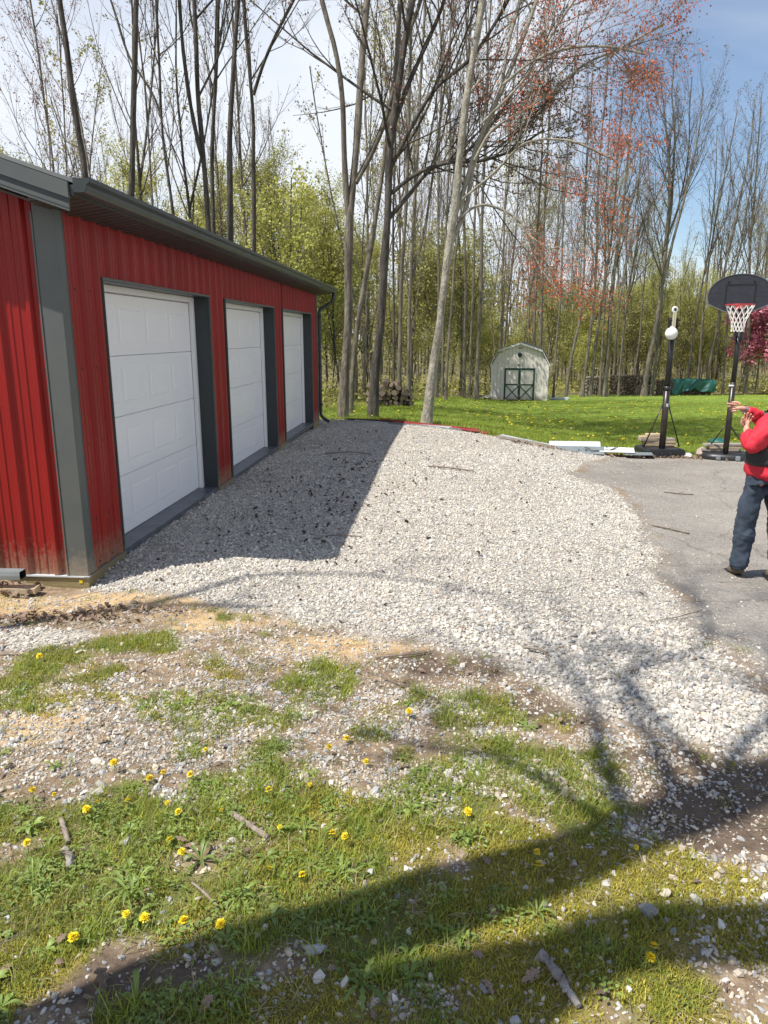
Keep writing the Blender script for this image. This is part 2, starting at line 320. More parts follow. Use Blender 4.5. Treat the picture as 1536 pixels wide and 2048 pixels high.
# ------------------------------------------------------------------ the ground sheet
def axis(lo, f0, f1, hi, fine, g):
    a = list(np.arange(f0, f1, fine)); s = fine; p = f1
    while p < hi: a.append(p); s = min(s * g, 30); p += s
    b = []; s = fine; p = f0 - fine
    while p > lo: b.append(p); s = min(s * g, 30); p -= s
    return np.array(b[::-1] + a)
gx = axis(-500, -2.8, 3.6, 500, .042, 1.045); gy = axis(-60, 1.0, 6.0, 700, .042, 1.018)
X, Y = np.meshgrid(gx, gy); nx, ny = len(gx), len(gy)
xf, yf = X.ravel(), Y.ravel(); Zg = HR(xf, yf)
zo = zones(xf, yf)
idx = np.arange(nx * ny).reshape(ny, nx)
quads = np.stack([idx[:-1, :-1], idx[:-1, 1:], idx[1:, 1:], idx[1:, :-1]], -1).reshape(-1, 4)
def ground_material():
    m = bpy.data.materials.new('ground_cover'); m.use_nodes = True; t = m.node_tree; b = t.nodes['Principled BSDF']; b.inputs['Roughness'].default_value = .95; b.inputs['Specular IOR Level'].default_value = .15
    L = t.links.new; N = t.nodes.new
    co = N('ShaderNodeTexCoord')
    def att(n):
        a = N('ShaderNodeAttribute'); a.attribute_name = n; s = N('ShaderNodeSeparateColor'); L(a.outputs['Color'], s.inputs[0]); return s.outputs
    a1, a2, a3 = att('zone_a'), att('zone_b'), att('zone_c')
    def noi(sc, de=5, ro=.6):
        n = N('ShaderNodeTexNoise'); n.inputs['Scale'].default_value = sc; n.inputs['Detail'].default_value = de; n.inputs['Roughness'].default_value = ro; L(co.outputs['Object'], n.inputs['Vector']); return n.outputs[0]
    def ramp(v, *st):
        r = N('ShaderNodeValToRGB'); e = r.color_ramp.elements
        while len(e) < len(st): e.new(.5)
        for k, (p, c) in enumerate(st): e[k].position = p; e[k].color = (*c, 1)
        L(v, r.inputs[0]); return r.outputs[0]
    def mix(f, a, c):
        x = N('ShaderNodeMix'); x.data_type = 'RGBA'; L(f, x.inputs[0]); L(a, x.inputs[6]); L(c, x.inputs[7]); return x.outputs[2]
    vor = N('ShaderNodeTexVoronoi'); vor.inputs['Scale'].default_value = 42; L(co.outputs['Object'], vor.inputs['Vector'])
    vor2 = N('ShaderNodeTexVoronoi'); vor2.inputs['Scale'].default_value = 90; L(co.outputs['Object'], vor2.inputs['Vector'])
    sepv = N('ShaderNodeSeparateColor'); L(vor.outputs['Color'], sepv.inputs[0])
    nb = noi(1.3); nf = noi(60, 3); nm = noi(14, 5, .7)
    earth = ramp(nm, (.3, (.15, .105, .068)), (.5, (.24, .175, .115)), (.72, (.38, .30, .21)))
    sand = ramp(nm, (.3, (.40, .27, .14)), (.7, (.56, .41, .23)))
    dirt = ramp(nm, (.3, (.085, .062, .045)), (.7, (.18, .135, .098)))
    gravel = ramp(sepv.outputs[0], (.0, (.14, .125, .11)), (.25, (.30, .27, .235)), (.8, (.56, .51, .44)))
    dust = ramp(nb, (.35, (.27, .245, .21)), (.65, (.42, .385, .335)))
    mg = N('ShaderNodeMix'); mg.data_type = 'RGBA'; mg.inputs[0].default_value = .35; L(gravel, mg.inputs[6]); L(dust, mg.inputs[7]); gravel = mg.outputs[2]
    asph = ramp(noi(.9, 6), (.32, (.21, .19, .165)), (.68, (.32, .295, .258)))
    asph = mix(ramp(noi(3.5, 6, .75), (.50, (0, 0, 0)), (.68, (.6, .6, .6))), asph, ramp(nb, (0, (.20, .165, .135)), (1, (.24, .20, .165))))
    crk = N('ShaderNodeTexVoronoi'); crk.feature = 'DISTANCE_TO_EDGE'; crk.inputs['Scale'].default_value = .55; wv = N('ShaderNodeMix'); wv.data_type = 'RGBA'; wv.inputs[0].default_value = .22; nz3 = N('ShaderNodeTexNoise'); nz3.inputs['Scale'].default_value = 2.5; nz3.inputs['Detail'].default_value = 6; L(co.outputs['Object'], nz3.inputs['Vector']); L(co.outputs['Object'], wv.inputs[6]); L(nz3.outputs['Color'], wv.inputs[7]); L(wv.outputs[2], crk.inputs['Vector'])
    asph = mix(ramp(crk.outputs['Distance'], (.0, (.45, .45, .45)), (.008, (0, 0, 0))), asph, ramp(nb, (0, (.07, .06, .052)), (1, (.07, .06, .052))))
    asph = mix(ramp(noi(55, 3, .8), (.50, (0, 0, 0)), (.66, (.7, .7, .7))), asph, ramp(nb, (0, (.46, .43, .39)), (1, (.46, .43, .39))))
    asph = mix(ramp(noi(38, 3, .8), (.36, (.7, .7, .7)), (.46, (0, 0, 0))), asph, ramp(nb, (0, (.08, .075, .07)), (1, (.08, .075, .07))))
    lawn = ramp(noi(2.1, 6, .7), (.3, (.10, .175, .022)), (.5, (.17, .25, .035)), (.72, (.27, .31, .075)))
    lawn = mix(ramp(noi(45, 4, .8), (.35, (0, 0, 0)), (.7, (.55, .55, .55))), lawn, ramp(nb, (0, (.08, .14, .018)), (1, (.14, .19, .04))))
    grass = ramp(noi(25, 5, .8), (.3, (.085, .09, .03)), (.7, (.18, .19, .06)))
    moss = ramp(noi(30, 5, .8), (.3, (.14, .12, .035)), (.7, (.32, .26, .075)))
    wood = ramp(noi(.8, 6, .7), (.3, (.10, .105, .035)), (.5, (.19, .155, .085)), (.7, (.17, .19, .055)))
    col = mix(a3[2], earth, wood)
    for f, c in ((a2[1], sand), (a2[2], dirt), (a3[0], moss), (a3[1], grass), (a1[2], lawn), (a1[0], gravel), (a1[1], asph)): col = mix(f, col, c)
    L(col, b.inputs['Base Color'])
    # relief: stones where there is gravel, fine grit elsewhere
    inv = N('ShaderNodeMath'); inv.operation = 'SUBTRACT'; inv.inputs[0].default_value = 1; L(vor.outputs['Distance'], inv.inputs[1])
    hm = N('ShaderNodeMath'); hm.operation = 'MULTIPLY_ADD'; L(inv.outputs[0], hm.inputs[0]); gm = N('ShaderNodeMath'); gm.operation = 'MULTIPLY_ADD'; L(a1[0], gm.inputs[0]); gm.inputs[1].default_value = 1.3; gm.inputs[2].default_value = .12; L(gm.outputs[0], hm.inputs[1]); L(nf, hm.inputs[2])
    bp = N('ShaderNodeBump'); bp.inputs['Strength'].default_value = .8; bp.inputs['Distance'].default_value = .012; L(hm.outputs[0], bp.inputs['Height']); L(bp.outputs[0], b.inputs['Normal'])
    return m
M['ground'] = ground_material()
woodm = ssn((yf - 17) / 3) * (1 - zo['lawn'])
attrs = {'zone_a': (zo['grav'], zo['asph'], zo['lawn']), 'zone_b': (zo['stones'], zo['sand'], zo['dirt']), 'zone_c': (zo['moss'], zo['grass'], np.maximum(woodm, ssn((-1 - yf) / 2) * (xf < 2) ))}
fz = {k: v[quads].mean(1) for k, v in (('grav', zo['grav']), ('asph', zo['asph']), ('lawn', zo['lawn']))}
asg = np.zeros(len(quads), int); asg[fz['lawn'] > .5] = 3; asg[fz['grav'] > .5] = 2; asg[fz['asph'] > .5] = 1
for k, nm_ in enumerate(('ground', 'asphalt_driveway', 'gravel_yard', 'lawn')):
    q = quads[asg == k]; u_, inv_ = np.unique(q, return_inverse=True)
    me = np_mesh(nm_, np.stack([xf[u_], yf[u_], Zg[u_]], 1), inv_.reshape(-1, 4), M['ground'], smooth=True)
    for an, ch in attrs.items():
        a = me.color_attributes.new(an, 'FLOAT_COLOR', 'POINT')
        a.data.foreach_set('color', np.stack([ch[0][u_], ch[1][u_], ch[2][u_], np.ones(len(u_))], 1).astype(np.float32).ravel())
    tag(link(nm_, me), kind='structure')

# ------------------------------------------------------------------ scatter: instanced copies of small sources on ground points (stuff nobody could count)
def scatter(name, label, pts, rots, scl, sources, which):
    """one object; geometry nodes place the source meshes on the points"""
    col = bpy.data.collections.new(name + '_sources')
    for i, me in enumerate(sources):
        o = bpy.data.objects.new('%s_source_%02d' % (name, i), me); col.objects.link(o)
    me = bpy.data.meshes.new(name); n = len(pts); me.vertices.add(n); me.vertices.foreach_set('co', np.asarray(pts, np.float32).ravel())
    for an, ty, ar, ke in (('rot', 'FLOAT_VECTOR', rots, 'vector'), ('scl', 'FLOAT_VECTOR', scl, 'vector'), ('which', 'INT', which, 'value')):
        a = me.attributes.new(an, ty, 'POINT'); a.data.foreach_set(ke, np.asarray(ar, np.int32 if ty == 'INT' else np.float32).ravel())
    o = link(name, me); g = bpy.data.node_groups.new(name + '_nodes', 'GeometryNodeTree')
    g.interface.new_socket('Geometry', in_out='INPUT', socket_type='NodeSocketGeometry'); g.interface.new_socket('Geometry', in_out='OUTPUT', socket_type='NodeSocketGeometry')
    N = g.nodes.new; L = g.links.new
    gi, go = N('NodeGroupInput'), N('NodeGroupOutput'); iop = N('GeometryNodeInstanceOnPoints'); ci = N('GeometryNodeCollectionInfo')
    ci.inputs['Collection'].default_value = col; ci.inputs['Separate Children'].default_value = True; ci.inputs['Reset Children'].default_value = True
    def na(nm, ty):
        x = N('GeometryNodeInputNamedAttribute'); x.data_type = ty; x.inputs['Name'].default_value = nm
        return [s for s in x.outputs if s.enabled and s.name == 'Attribute'][0]
    mp = N('GeometryNodeMeshToPoints'); L(gi.outputs[0], mp.inputs[0]); L(mp.outputs[0], iop.inputs['Points']); L(ci.outputs[0], iop.inputs['Instance'])
    iop.inputs['Pick Instance'].default_value = True
    L(na('which', 'INT'), iop.inputs['Instance Index']); L(na('rot', 'FLOAT_VECTOR'), iop.inputs['Rotation']); L(na('scl', 'FLOAT_VECTOR'), iop.inputs['Scale'])
    L(iop.outputs[0], go.inputs[0])
    md = o.modifiers.new('scatter', 'NODES'); md.node_group = g
    return tag(o, label, None, None, 'stuff')
rs = np.random.RandomState(11)
def icostone(seed, flat=.6, sub=1, ang=.25):
    import bmesh
    bm = bmesh.new(); bmesh.ops.create_icosphere(bm, subdivisions=sub, radius=.5)
    r = random.Random(seed); off = Vector((r.uniform(-9, 9), r.uniform(-9, 9), r.uniform(-9, 9)))
    sx, sy = r.uniform(.75, 1.15), r.uniform(.55, .9)
    for v in bm.verts:
        k = 1 + ang * 2 * mnoise.noise(v.co * 2.1 + off) + r.uniform(-.07, .07)
        v.co = Vector((v.co.x * sx, v.co.y * sy, v.co.z * flat)) * k
    return bm
def stones(n, mt, sub=1, flat=.6, ang=.25):
    res = []
    for i in range(n):
        bm = icostone(i + 100 * sub, flat, sub, ang); me = bpy.data.meshes.new('stone'); bm.to_mesh(me); bm.free(); me.materials.append(mt); res.append(me)
    return res
def rand_in(x0, x1, y0, y1, dens):
    n = int((x1 - x0) * (y1 - y0) * dens); return rs.uniform(x0, x1, n), rs.uniform(y0, y1, n)
def scat_stones(name, label, x, y, size, src, sink=.15, tilt=.5):
    n = len(x); rot = np.stack([rs.normal(0, tilt, n), rs.normal(0, tilt, n), rs.uniform(0, 6.28, n)], 1)
    z = HR(x, y) + size * (.25 - sink)
    s = size[:, None] * rs.uniform(.8, 1.2, (n, 3))
    return scatter(name, label, np.stack([x, y, z], 1), rot, s, src, rs.randint(0, len(src), n))
# the limestone yard: dense near, thinner where the pieces are below a pixel
xs, ys = [], []
for (a, b, c, d, dn) in ((-3.4, 2.6, 2.8, 4.8, 5200), (-2.6, 2.9, 4.8, 6.5, 5600), (-2.6, 3.3, 6.5, 8.5, 4400), (-2.2, 3.8, 8.5, 12, 2500), (-2.2, 4.6, 12, 17.5, 1200)):
    x, y = rand_in(a, b, c, d, dn); xs.append(x); ys.append(y)
x = np.concatenate(xs); y = np.concatenate(ys); z_ = zones(x, y); k = rs.rand(len(x)) < z_['grav'] ** 1.5 * (.72 + 1.0 * (fbm(x, y, 1.1, 77) - .45))
x, y = x[k], y[k]; sz = np.clip(rs.lognormal(math.log(.0142), .40, len(x)), .007, .042) * np.where(y > 8.5, 1.15, 1) * np.where((y < 4.6) & (x > .3), 1.28, 1.)
src = stones(5, M['stone'], 1, .62) + stones(2, M['stoneg'], 1, .6) + stones(1, M['stonet'], 1, .6)
scat_stones('yard_gravel', 'crushed white limestone gravel spread over the yard', x, y, sz, src + src[:5], .1)
# loose stones on the near ground and strays on the asphalt
x, y = rand_in(-3.4, 2.4, 1.2, 5, 9500); z_ = zones(x, y)
pr = np.clip(z_['stones'] * .85 + .30 * (1 - z_['grass']) * (1 - z_['sand'] * .5) + .03, 0, 1) * (1 - z_['grav']) * (1 - z_['asph'] * .8) * (1 - .6 * z_['moss']) * (1 - .55 * z_['dirt'])
k = rs.rand(len(x)) < pr; x, y = x[k], y[k]; sz = np.clip(rs.lognormal(math.log(.0112), .45, len(x)), .005, .042)
src = stones(3, M['stone'], 1, .5, .35) + stones(4, M['stoneg'], 1, .5, .35) + stones(5, M['stonet'], 1, .5, .35)
scat_stones('loose_gravel', 'loose grey and tan stones scattered on bare soil', x, y, sz, src)
x, y = rand_in(1.8, 5, 3, 13.5, 190); z_ = zones(x, y); e = psd(P_ASPH, x, y); k = (z_['asph'] > .5) & (rs.rand(len(x)) < np.exp(-e / .30) * 1.2 + .03)
x, y = x[k], y[k]; scat_stones('stray_gravel', 'stray limestone pieces on the asphalt edge', x, y, np.clip(rs.lognormal(math.log(.011), .35, len(x)), .006, .025), stones(4, M['stone'], 1, .55))

# ------------------------------------------------------------------ grass, moss, weeds, leaves
def blade_mesh(seed, n, h, spread, wd, lean, mt, segs=3):
    r = np.random.RandomState(seed); V = []; Q = []
    for i in range(n):
        a = r.uniform(0, 6.28); rad = spread * math.sqrt(r.rand()); bx, by = rad * math.cos(a), rad * math.sin(a)
        da = r.uniform(0, 6.28); hh = h * r.uniform(.45, 1.1); ln = lean * r.uniform(.2, 1.3) * hh; w_ = wd * r.uniform(.7, 1.2); px, py = -math.sin(da) * w_ / 2, math.cos(da) * w_ / 2
        b0 = len(V)
        for s in range(segs + 1):
            t = s / segs; o = ln * t * t; z = hh * (t - .25 * lean * t * t); k = (1 - t ** 1.6) * .95 + .05
            V += [(bx + math.cos(da) * o + px * k, by + math.sin(da) * o + py * k, z), (bx + math.cos(da) * o - px * k, by + math.sin(da) * o - py * k, z)]
        Q += [(b0 + 2 * s, b0 + 2 * s + 1, b0 + 2 * s + 3, b0 + 2 * s + 2) for s in range(segs)]
    return np_mesh('grass_tuft', V, Q, mt, smooth=True)
def scat_simple(name, label, x, y, s, src, dz=-.004, tilt=.08, which=None):
    n = len(x); rot = np.stack([rs.normal(0, tilt, n), rs.normal(0, tilt, n), rs.uniform(0, 6.28, n)], 1)
    return scatter(name, label, np.stack([x, y, HR(x, y) + dz], 1), rot, np.repeat(s[:, None], 3, 1), src, rs.randint(0, len(src), n) if which is None else which)
tufts = [blade_mesh(i, 24, .052, .045, .0030, .75, M['grass']) for i in range(5)] + [blade_mesh(9, 12, .06, .05, .0028, .8, M['straw'])]
x, y = rand_in(-3.4, 2.6, .7, 5, 900); z_ = zones(x, y); k = rs.rand(len(x)) < np.clip(z_['grass'] * .72 + .03, 0, 1) * (1 - z_['grav']) * (1 - z_['asph'])
x, y = x[k], y[k]; scat_simple('grass', 'short green grass patches growing through the gravelly soil', x, y, rs.uniform(.45, 1.15, len(x)) * (.8 + .5 * fbm(x, y, 2.5, 51)), tufts)
# long tufts near
x, y = rand_in(-1.6, 1.6, 1.2, 2.7, 26); z_ = zones(x, y); k = z_['grass'] > .5; x, y = x[k], y[k]
scat_simple('long_grass', 'longer bright grass tufts standing in the weedy foreground', x, y, rs.uniform(.8, 1.3, len(x)), [blade_mesh(20 + i, 16, .09, .03, .0042, .8, M['grass'], 4) for i in range(3)])
# lawn
lawnt = [blade_mesh(40 + i, 22, .06, .09, .006, .5, M['grass'], 2) for i in range(4)]
xs, ys = [], []
for (a, b, c, d, dn) in ((-2, 12, 12.8, 17, 150), (-2, 16, 17, 24, 60), (-1, 24, 24, 38, 22)):
    x, y = rand_in(a, b, c, d, dn); xs.append(x); ys.append(y)
x = np.concatenate(xs); y = np.concatenate(ys); k = psd(P_LAWN, x, y) + (fbm(x, y, 2, 61) - .5) * .8 > 0; x, y = x[k], y[k]
scat_simple('lawn_grass', 'short mown lawn grass behind the driveway', x, y, rs.uniform(.7, 1.4, len(x)) * np.where(psd(P_LAWN, x, y) < .3, 1.5, 1.), lawnt)
x, y = rand_in(-9, 3, 16.5, 34, 12); k = psd(P_LAWN, x, y) < 0; x, y = x[k], y[k]
scat_simple('woodland_grass', 'patchy spring grass under the trees at the lawn edge', x, y, rs.uniform(.8, 2.2, len(x)), lawnt)
# moss
mossm = [blade_mesh(60 + i, 44, .016, .035, .0035, .7, M['moss'], 2) for i in range(4)]
x, y = rand_in(-2.2, 2.0, 1.0, 4.2, 2300); z_ = zones(x, y); k = rs.rand(len(x)) < z_['moss'] * .8 + z_['grass'] * .25; x, y = x[k], y[k]
scat_simple('moss', 'ochre green moss and thatch carpeting the near ground', x, y, rs.uniform(.7, 1.4, len(x)), mossm)
# dry stems
x, y = rand_in(-2.6, 2.0, 1.0, 4.6, 110); z_ = zones(x, y); k = rs.rand(len(x)) < (1 - z_['grav']) * .8; x, y = x[k], y[k]
def strawm(seed):
    r = np.random.RandomState(seed); b = MB()
    for i in range(5):
        a = r.uniform(0, 6.28); l = r.uniform(.02, .06); cx_, cy_ = r.normal(0, .02, 2)
        b.tube([(cx_, cy_, .006), (cx_ + l * math.cos(a) * .5, cy_ + l * math.sin(a) * .5, .012), (cx_ + l * math.cos(a), cy_ + l * math.sin(a), .007)], .0009, 3, False)
    return b.mesh('straw', M['straw'])
scat_simple('dry_straw', 'dry straw bits lying in the grass', x, y, rs.uniform(.7, 1.4, len(x)), [strawm(i) for i in range(4)], 0)
# weeds: dandelion rosettes and broad plantain leaves
def leaf_strip(V, Q, o, ang, L_, W_, lift, curl, segs=5, tooth=0):
    b0 = len(V); ca, sa = math.cos(ang), math.sin(ang)
    for s in range(segs + 1):
        t = s / segs; wv = W_ * math.sin(math.pi * min(1, t * .88 + .10)) ** .8 * (.35 + .65 * t) * (1 + (tooth if s % 2 else -tooth)); d = L_ * t; z = lift * math.sin(t * 1.9) - curl * t * t
        for sd in (-1, 0, 1): V.append((o[0] + ca * d - sa * sd * wv / 2, o[1] + sa * d + ca * sd * wv / 2, o[2] + z - (.0 if sd else .18 * wv)))
    for s in range(segs):
        for c in (0, 1): Q.append((b0 + 3 * s + c, b0 + 3 * s + c + 1, b0 + 3 * s + c + 4, b0 + 3 * s + c + 3))
def rosette(seed, n, L_, W_, lift, tooth):
    r = np.random.RandomState(seed); V = []; Q = []
    for i in range(n):
        leaf_strip(V, Q, (0, 0, .003), 6.283 * i / n + r.uniform(-.4, .4), L_ * r.uniform(.6, 1.15), W_ * r.uniform(.8, 1.2), lift * r.uniform(.3, 1.6), .02, 7 if tooth else 5, tooth)
    return np_mesh('rosette', V, Q, M['weed'], smooth=True)
ros = [rosette(i, 9, .10, .022, .025, .45) for i in range(3)] + [rosette(5 + i, 6, .07, .032, .03, 0) for i in range(2)] + [rosette(9, 8, .035, .022, .015, 0), rosette(10, 10, .03, .018, .02, 0)]
x, y = rand_in(-2.0, 1.7, 1.1, 3.4, 230); z_ = zones(x, y); k = rs.rand(len(x)) < (z_['grass'] ** 1.5 * .34 + .012) * (1 - z_['grav']) * np.where(x < .3, 1, .35); x, y = x[k], y[k]
scat_simple('weeds', 'broad leaved weeds and dandelion rosettes in the grass', x, y, rs.uniform(.35, .8, len(x)), ros, .002, .12)
# clover-like ground cover
def clover(seed):
    r = np.random.RandomState(seed); V = []; Q = []
    for i in range(22):
        o = (r.normal(0, .03), r.normal(0, .03), r.uniform(.008, .03)); leaf_strip(V, Q, o, r.uniform(0, 6.28), r.uniform(.010, .02), r.uniform(.010, .016), .004, .002, 2)
    return np_mesh('ground_cover', V, Q, M['weed'], smooth=True)
x, y = rand_in(-2.0, 1.2, 1.1, 3.0, 420); z_ = zones(x, y); k = rs.rand(len(x)) < z_['grass'] * np.where(x < -.1, .32, .12); x, y = x[k], y[k]
scat_simple('ground_cover', 'low chickweed leaves spreading between the grass', x, y, rs.uniform(.6, 1.2, len(x)), [clover(i) for i in range(3)])
# dead leaves
def dleaf(seed):
    r = np.random.RandomState(seed); V = []; Q = []; leaf_strip(V, Q, (-.5, 0, .05), 0, 1, .7, .55 * r.uniform(.4, 1.2), .4 * r.uniform(-1, 1), 7, .33); return np_mesh('dead_leaf', V, Q, M['dleaf'], smooth=True)
DL = [dleaf(i) for i in range(4)]
x1 = np.concatenate([rs.normal(-2.0, .35, 260), rs.uniform(-2.3, 1.9, 130), rs.uniform(-2.0, 1.2, 160), rs.uniform(-3.6, -2.5, 260), rs.uniform(-3, 8, 300)])
y1 = np.concatenate([rs.normal(4.42, .08, 260) , rs.uniform(1.2, 4.6, 130), rs.uniform(5.4, 10, 160), rs.uniform(4.9, 5.18, 260), rs.uniform(17, 34, 300)])
x1[:260] += 0; y1[:260] += (x1[:260] + 2.0) * .18
s1 = np.concatenate([rs.uniform(.025, .06, 260), rs.uniform(.02, .055, 130), rs.uniform(.012, .035, 160), rs.uniform(.03, .08, 260), rs.uniform(.06, .12, 300)])
scat_simple('dead_leaves', 'curled brown dead leaves lying on soil and gravel', x1, y1, s1, DL, .004, .35)
# fine twigs on the gravel
def twm(seed):
    r = np.random.RandomState(seed); b = MB(); p = [Vector((-.5, 0, 0))]
    for i in range(4): p.append(p[-1] + Vector((.25, r.uniform(-.08, .08), r.uniform(-.01, .015))))
    b.tube(p, [.009, .008, .007, .005, .003], 4, False)
    if seed % 2: b.tube([p[2], p[2] + Vector((.12, .13, .02))], [.005, .003], 3, False)
    return b.mesh('twig', M['stick'])
x, y = rand_in(-2.2, 3.4, 1.3, 15, 8); x, y = x[np.abs(x) < 40], y
nn = len(x); rot = np.stack([np.zeros(nn), np.zeros(nn), rs.uniform(0, 6.28, nn)], 1); s = rs.lognormal(math.log(.11), .55, nn)
scatter('fine_twigs', 'fine dark twigs littering gravel and asphalt', np.stack([x, y, HR(x, y) + .014], 1), rot, np.repeat(s[:, None], 3, 1), [twm(i) for i in range(5)], rs.randint(0, 5, nn))
# dark bark bits and crumbled leaves dropped on the shaded gravel
nn = 900; x = np.concatenate([rs.normal(-.7, .55, 500), rs.normal(.2, .16, 80) - .55, rs.uniform(-2, 3, 320)]); y = np.concatenate([rs.normal(7.6, 1.6, 500), rs.normal(10.2, .22, 80), rs.uniform(5, 15, 320)])
def crumb(seed):
    bm = icostone(seed + 900, .35, 1, .6); me = bpy.data.meshes.new('crumb'); bm.to_mesh(me); bm.free(); me.materials.append(M['crumb']); return me
k = zones(x, y)['grav'] > .5; x, y = x[k], y[k]; scat_stones('dark_litter', 'dark bark bits and crumbled leaves on the gravel', x, y, np.clip(rs.lognormal(math.log(.022), .45, len(x)), .01, .055), [crumb(i) for i in range(4)], -.2)
# lawn dandelions, too far off to tell apart
yel = MB().lathe([(0, .0), (.022, .004), (.016, .014), (0, .018)], 6).mesh('bloom', M['dand'])
x, y = rand_in(-1, 26, 14, 49, 2.3); k = (psd(P_LAWN, x, y) > 0) & (rs.rand(len(x)) < np.clip((fbm(x, y, .5, 71) - .38) * 3.5, .05, 1)); x, y = x[k], y[k]
n = len(x); scatter('lawn_dandelion_blooms', 'yellow dandelion blooms dotted over the far lawn', np.stack([x, y, HR(x, y) + .07], 1), np.zeros((n, 3)), np.repeat(rs.uniform(.9, 1.7, n)[:, None], 3, 1), [yel], np.zeros(n))
# ------------------------------------------------------------------ the garage
GO = Vector((-2.20, 5.213, 0)); GR = -math.atan2(.0753, .9972)
gar = empty('garage', GO, GR); tag(gar, 'red ribbed steel garage with three white overhead doors and charcoal trim', 'garage')
GL = 10.55; GW = 7.3; ZT = 2.548; OPEN = [(.64, 3.28), (3.91, 6.55), (7.18, 9.90)]; OH = 2.14; DEP = .17; PITCH = .34
def ribs(width, off=0.):
    """ribbed steel profile: list of (distance along the wall, how far proud)"""
    p = []; x = 0
    ribx = [k * .2286 + .1143 - off for k in range(-1, int(width / .2286) + 2)]
    pts = [(0, 0), (width, 0)]
    for r_ in ribx:
        for a, h in ((-.034, 0), (-.014, .027), (.014, .027), (.034, 0), (.072, 0), (.078, .006), (.090, .006), (.096, 0), (.133, 0), (.139, .006), (.151, .006), (.157, 0)):
            if 0.001 < r_ + a < width - .001: pts.append((r_ + a, h))
    return sorted(pts)
def sheet(name, o, A, N, width, z0, ztop, parent, off=0., th=.02):
    """a wall sheet from o along A (width), facing N; ztop may be a function of the distance"""
    o, A, N = Vector(o), Vector(A), Vector(N); pr = ribs(width, off); V = []; F = []
    zt = ztop if callable(ztop) else (lambda d: ztop)
    for d, h in pr: V += [o + A * d + N * (h + .003) + Vector((0, 0, z0)), o + A * d + N * (h + .003) + Vector((0, 0, zt(d)))]
    n = len(pr); b = len(V)
    V += [o - N * th + Vector((0, 0, z0)), o - N * th + Vector((0, 0, zt(0))), o + A * width - N * th + Vector((0, 0, z0)), o + A * width - N * th + Vector((0, 0, zt(width)))]
    F = [(2 * i, 2 * i + 2, 2 * i + 3, 2 * i + 1) for i in range(n - 1)] + [(b, b + 1, b + 3, b + 2), (0, 1, b + 1, b), (2 * n - 2, b + 2, b + 3, 2 * n - 1)]
    return MB().add(V, F).obj(name, M['red'], parent)
EY, EX = (0, 1, 0), (1, 0, 0)
off = 0.
cuts = [.15]
for a, b in OPEN: cuts += [a, b]
cuts += [GL - .06]
# full height piers
for a, b in ((.08, .64), (3.28, 3.91), (6.55, 7.18), (9.90, GL - .06)): sheet('wall_panel', (0, a, 0), EY, EX, b - a - .012, .012, ZT, gar, off=(a % .2286))
# headers, one sheet per three feet
for a, b in OPEN:
    n = 3; w_ = (b - a) / n
    for i in range(n): sheet('wall_panel', (0, a + i * w_, 0), EY, EX, w_, OH + .014, ZT, gar, off=((a + i * w_) % .2286))
# gable wall facing the camera
gz = lambda x: ZT + .02 - x * PITCH if x > -GW / 2 else ZT + .02 + (x + GW) * PITCH
xx = -.128
while xx > -GW:
    wd = min(.9144, GW + xx); x0 = xx - wd
    sheet('wall_panel', (xx, 0, 0), (-1, 0, 0), (0, -1, 0), wd, .012, (lambda d, xx=xx: gz(xx - d)), gar, off=.03)
    xx = x0
MB().box(-GW, -GW + .02, .02, GL, 0, ZT).obj('side_wall', M['red'], gar)
b = MB(); b.add([(-GW, GL, 0), (0, GL, 0), (0, GL, ZT), (-GW / 2, GL, gz(-GW / 2)), (-GW, GL, ZT), (-GW, GL - .02, 0), (0, GL - .02, 0), (0, GL - .02, ZT), (-GW / 2, GL - .02, gz(-GW / 2)), (-GW, GL - .02, ZT)], [(0, 1, 2, 3, 4), (9, 8, 7, 6, 5)]).obj('end_wall', M['red'], gar)
# corner trim, folded steel, with a raised hem on each side
ct = MB(); ct.box(-.118, .030, -.030, -.022, .012, ZT + .05); ct.box(.022, .030, -.022, .072, .012, ZT); ct.box(-.130, -.118, -.036, -.010, .012, ZT - .02); ct.box(.010, .034, .072, .080, .012, ZT)
ct.obj('corner_trim', M['trim'], gar, bevel=.003)
MB().box(-.02, .028, GL - .06, GL + .03, .012, ZT).box(-.1, -.02, GL + .005, GL + .03, .012, ZT).obj('corner_trim', M['trim'], gar)
# base trim and treated board
MB().box(-GW, .036, -.040, -.002, .0, .010).obj('base_trim', M['ltgrey'], gar)
for a, b in ((-.04, .64), (3.28, 3.91), (6.55, 7.18), (9.90, GL)): MB().box(.004, .034, a, b, -.004, .009).obj('base_trim', M['trim'], gar)
MB().box(-GW, .0, -.028, .02, -.20, -.002).obj('skirt_board', M['wood'], gar)
for a, b in ((-.028, .64), (3.28, 3.91), (6.55, 7.18), (9.90, GL)): MB().box(.001, .026, a, b, -.20, -.006).obj('skirt_board', M['wood'], gar)
MB().box(-.045, -.020, -.032, -.0285, -.045, -.020).obj('board_tag', M['dand'], gar)
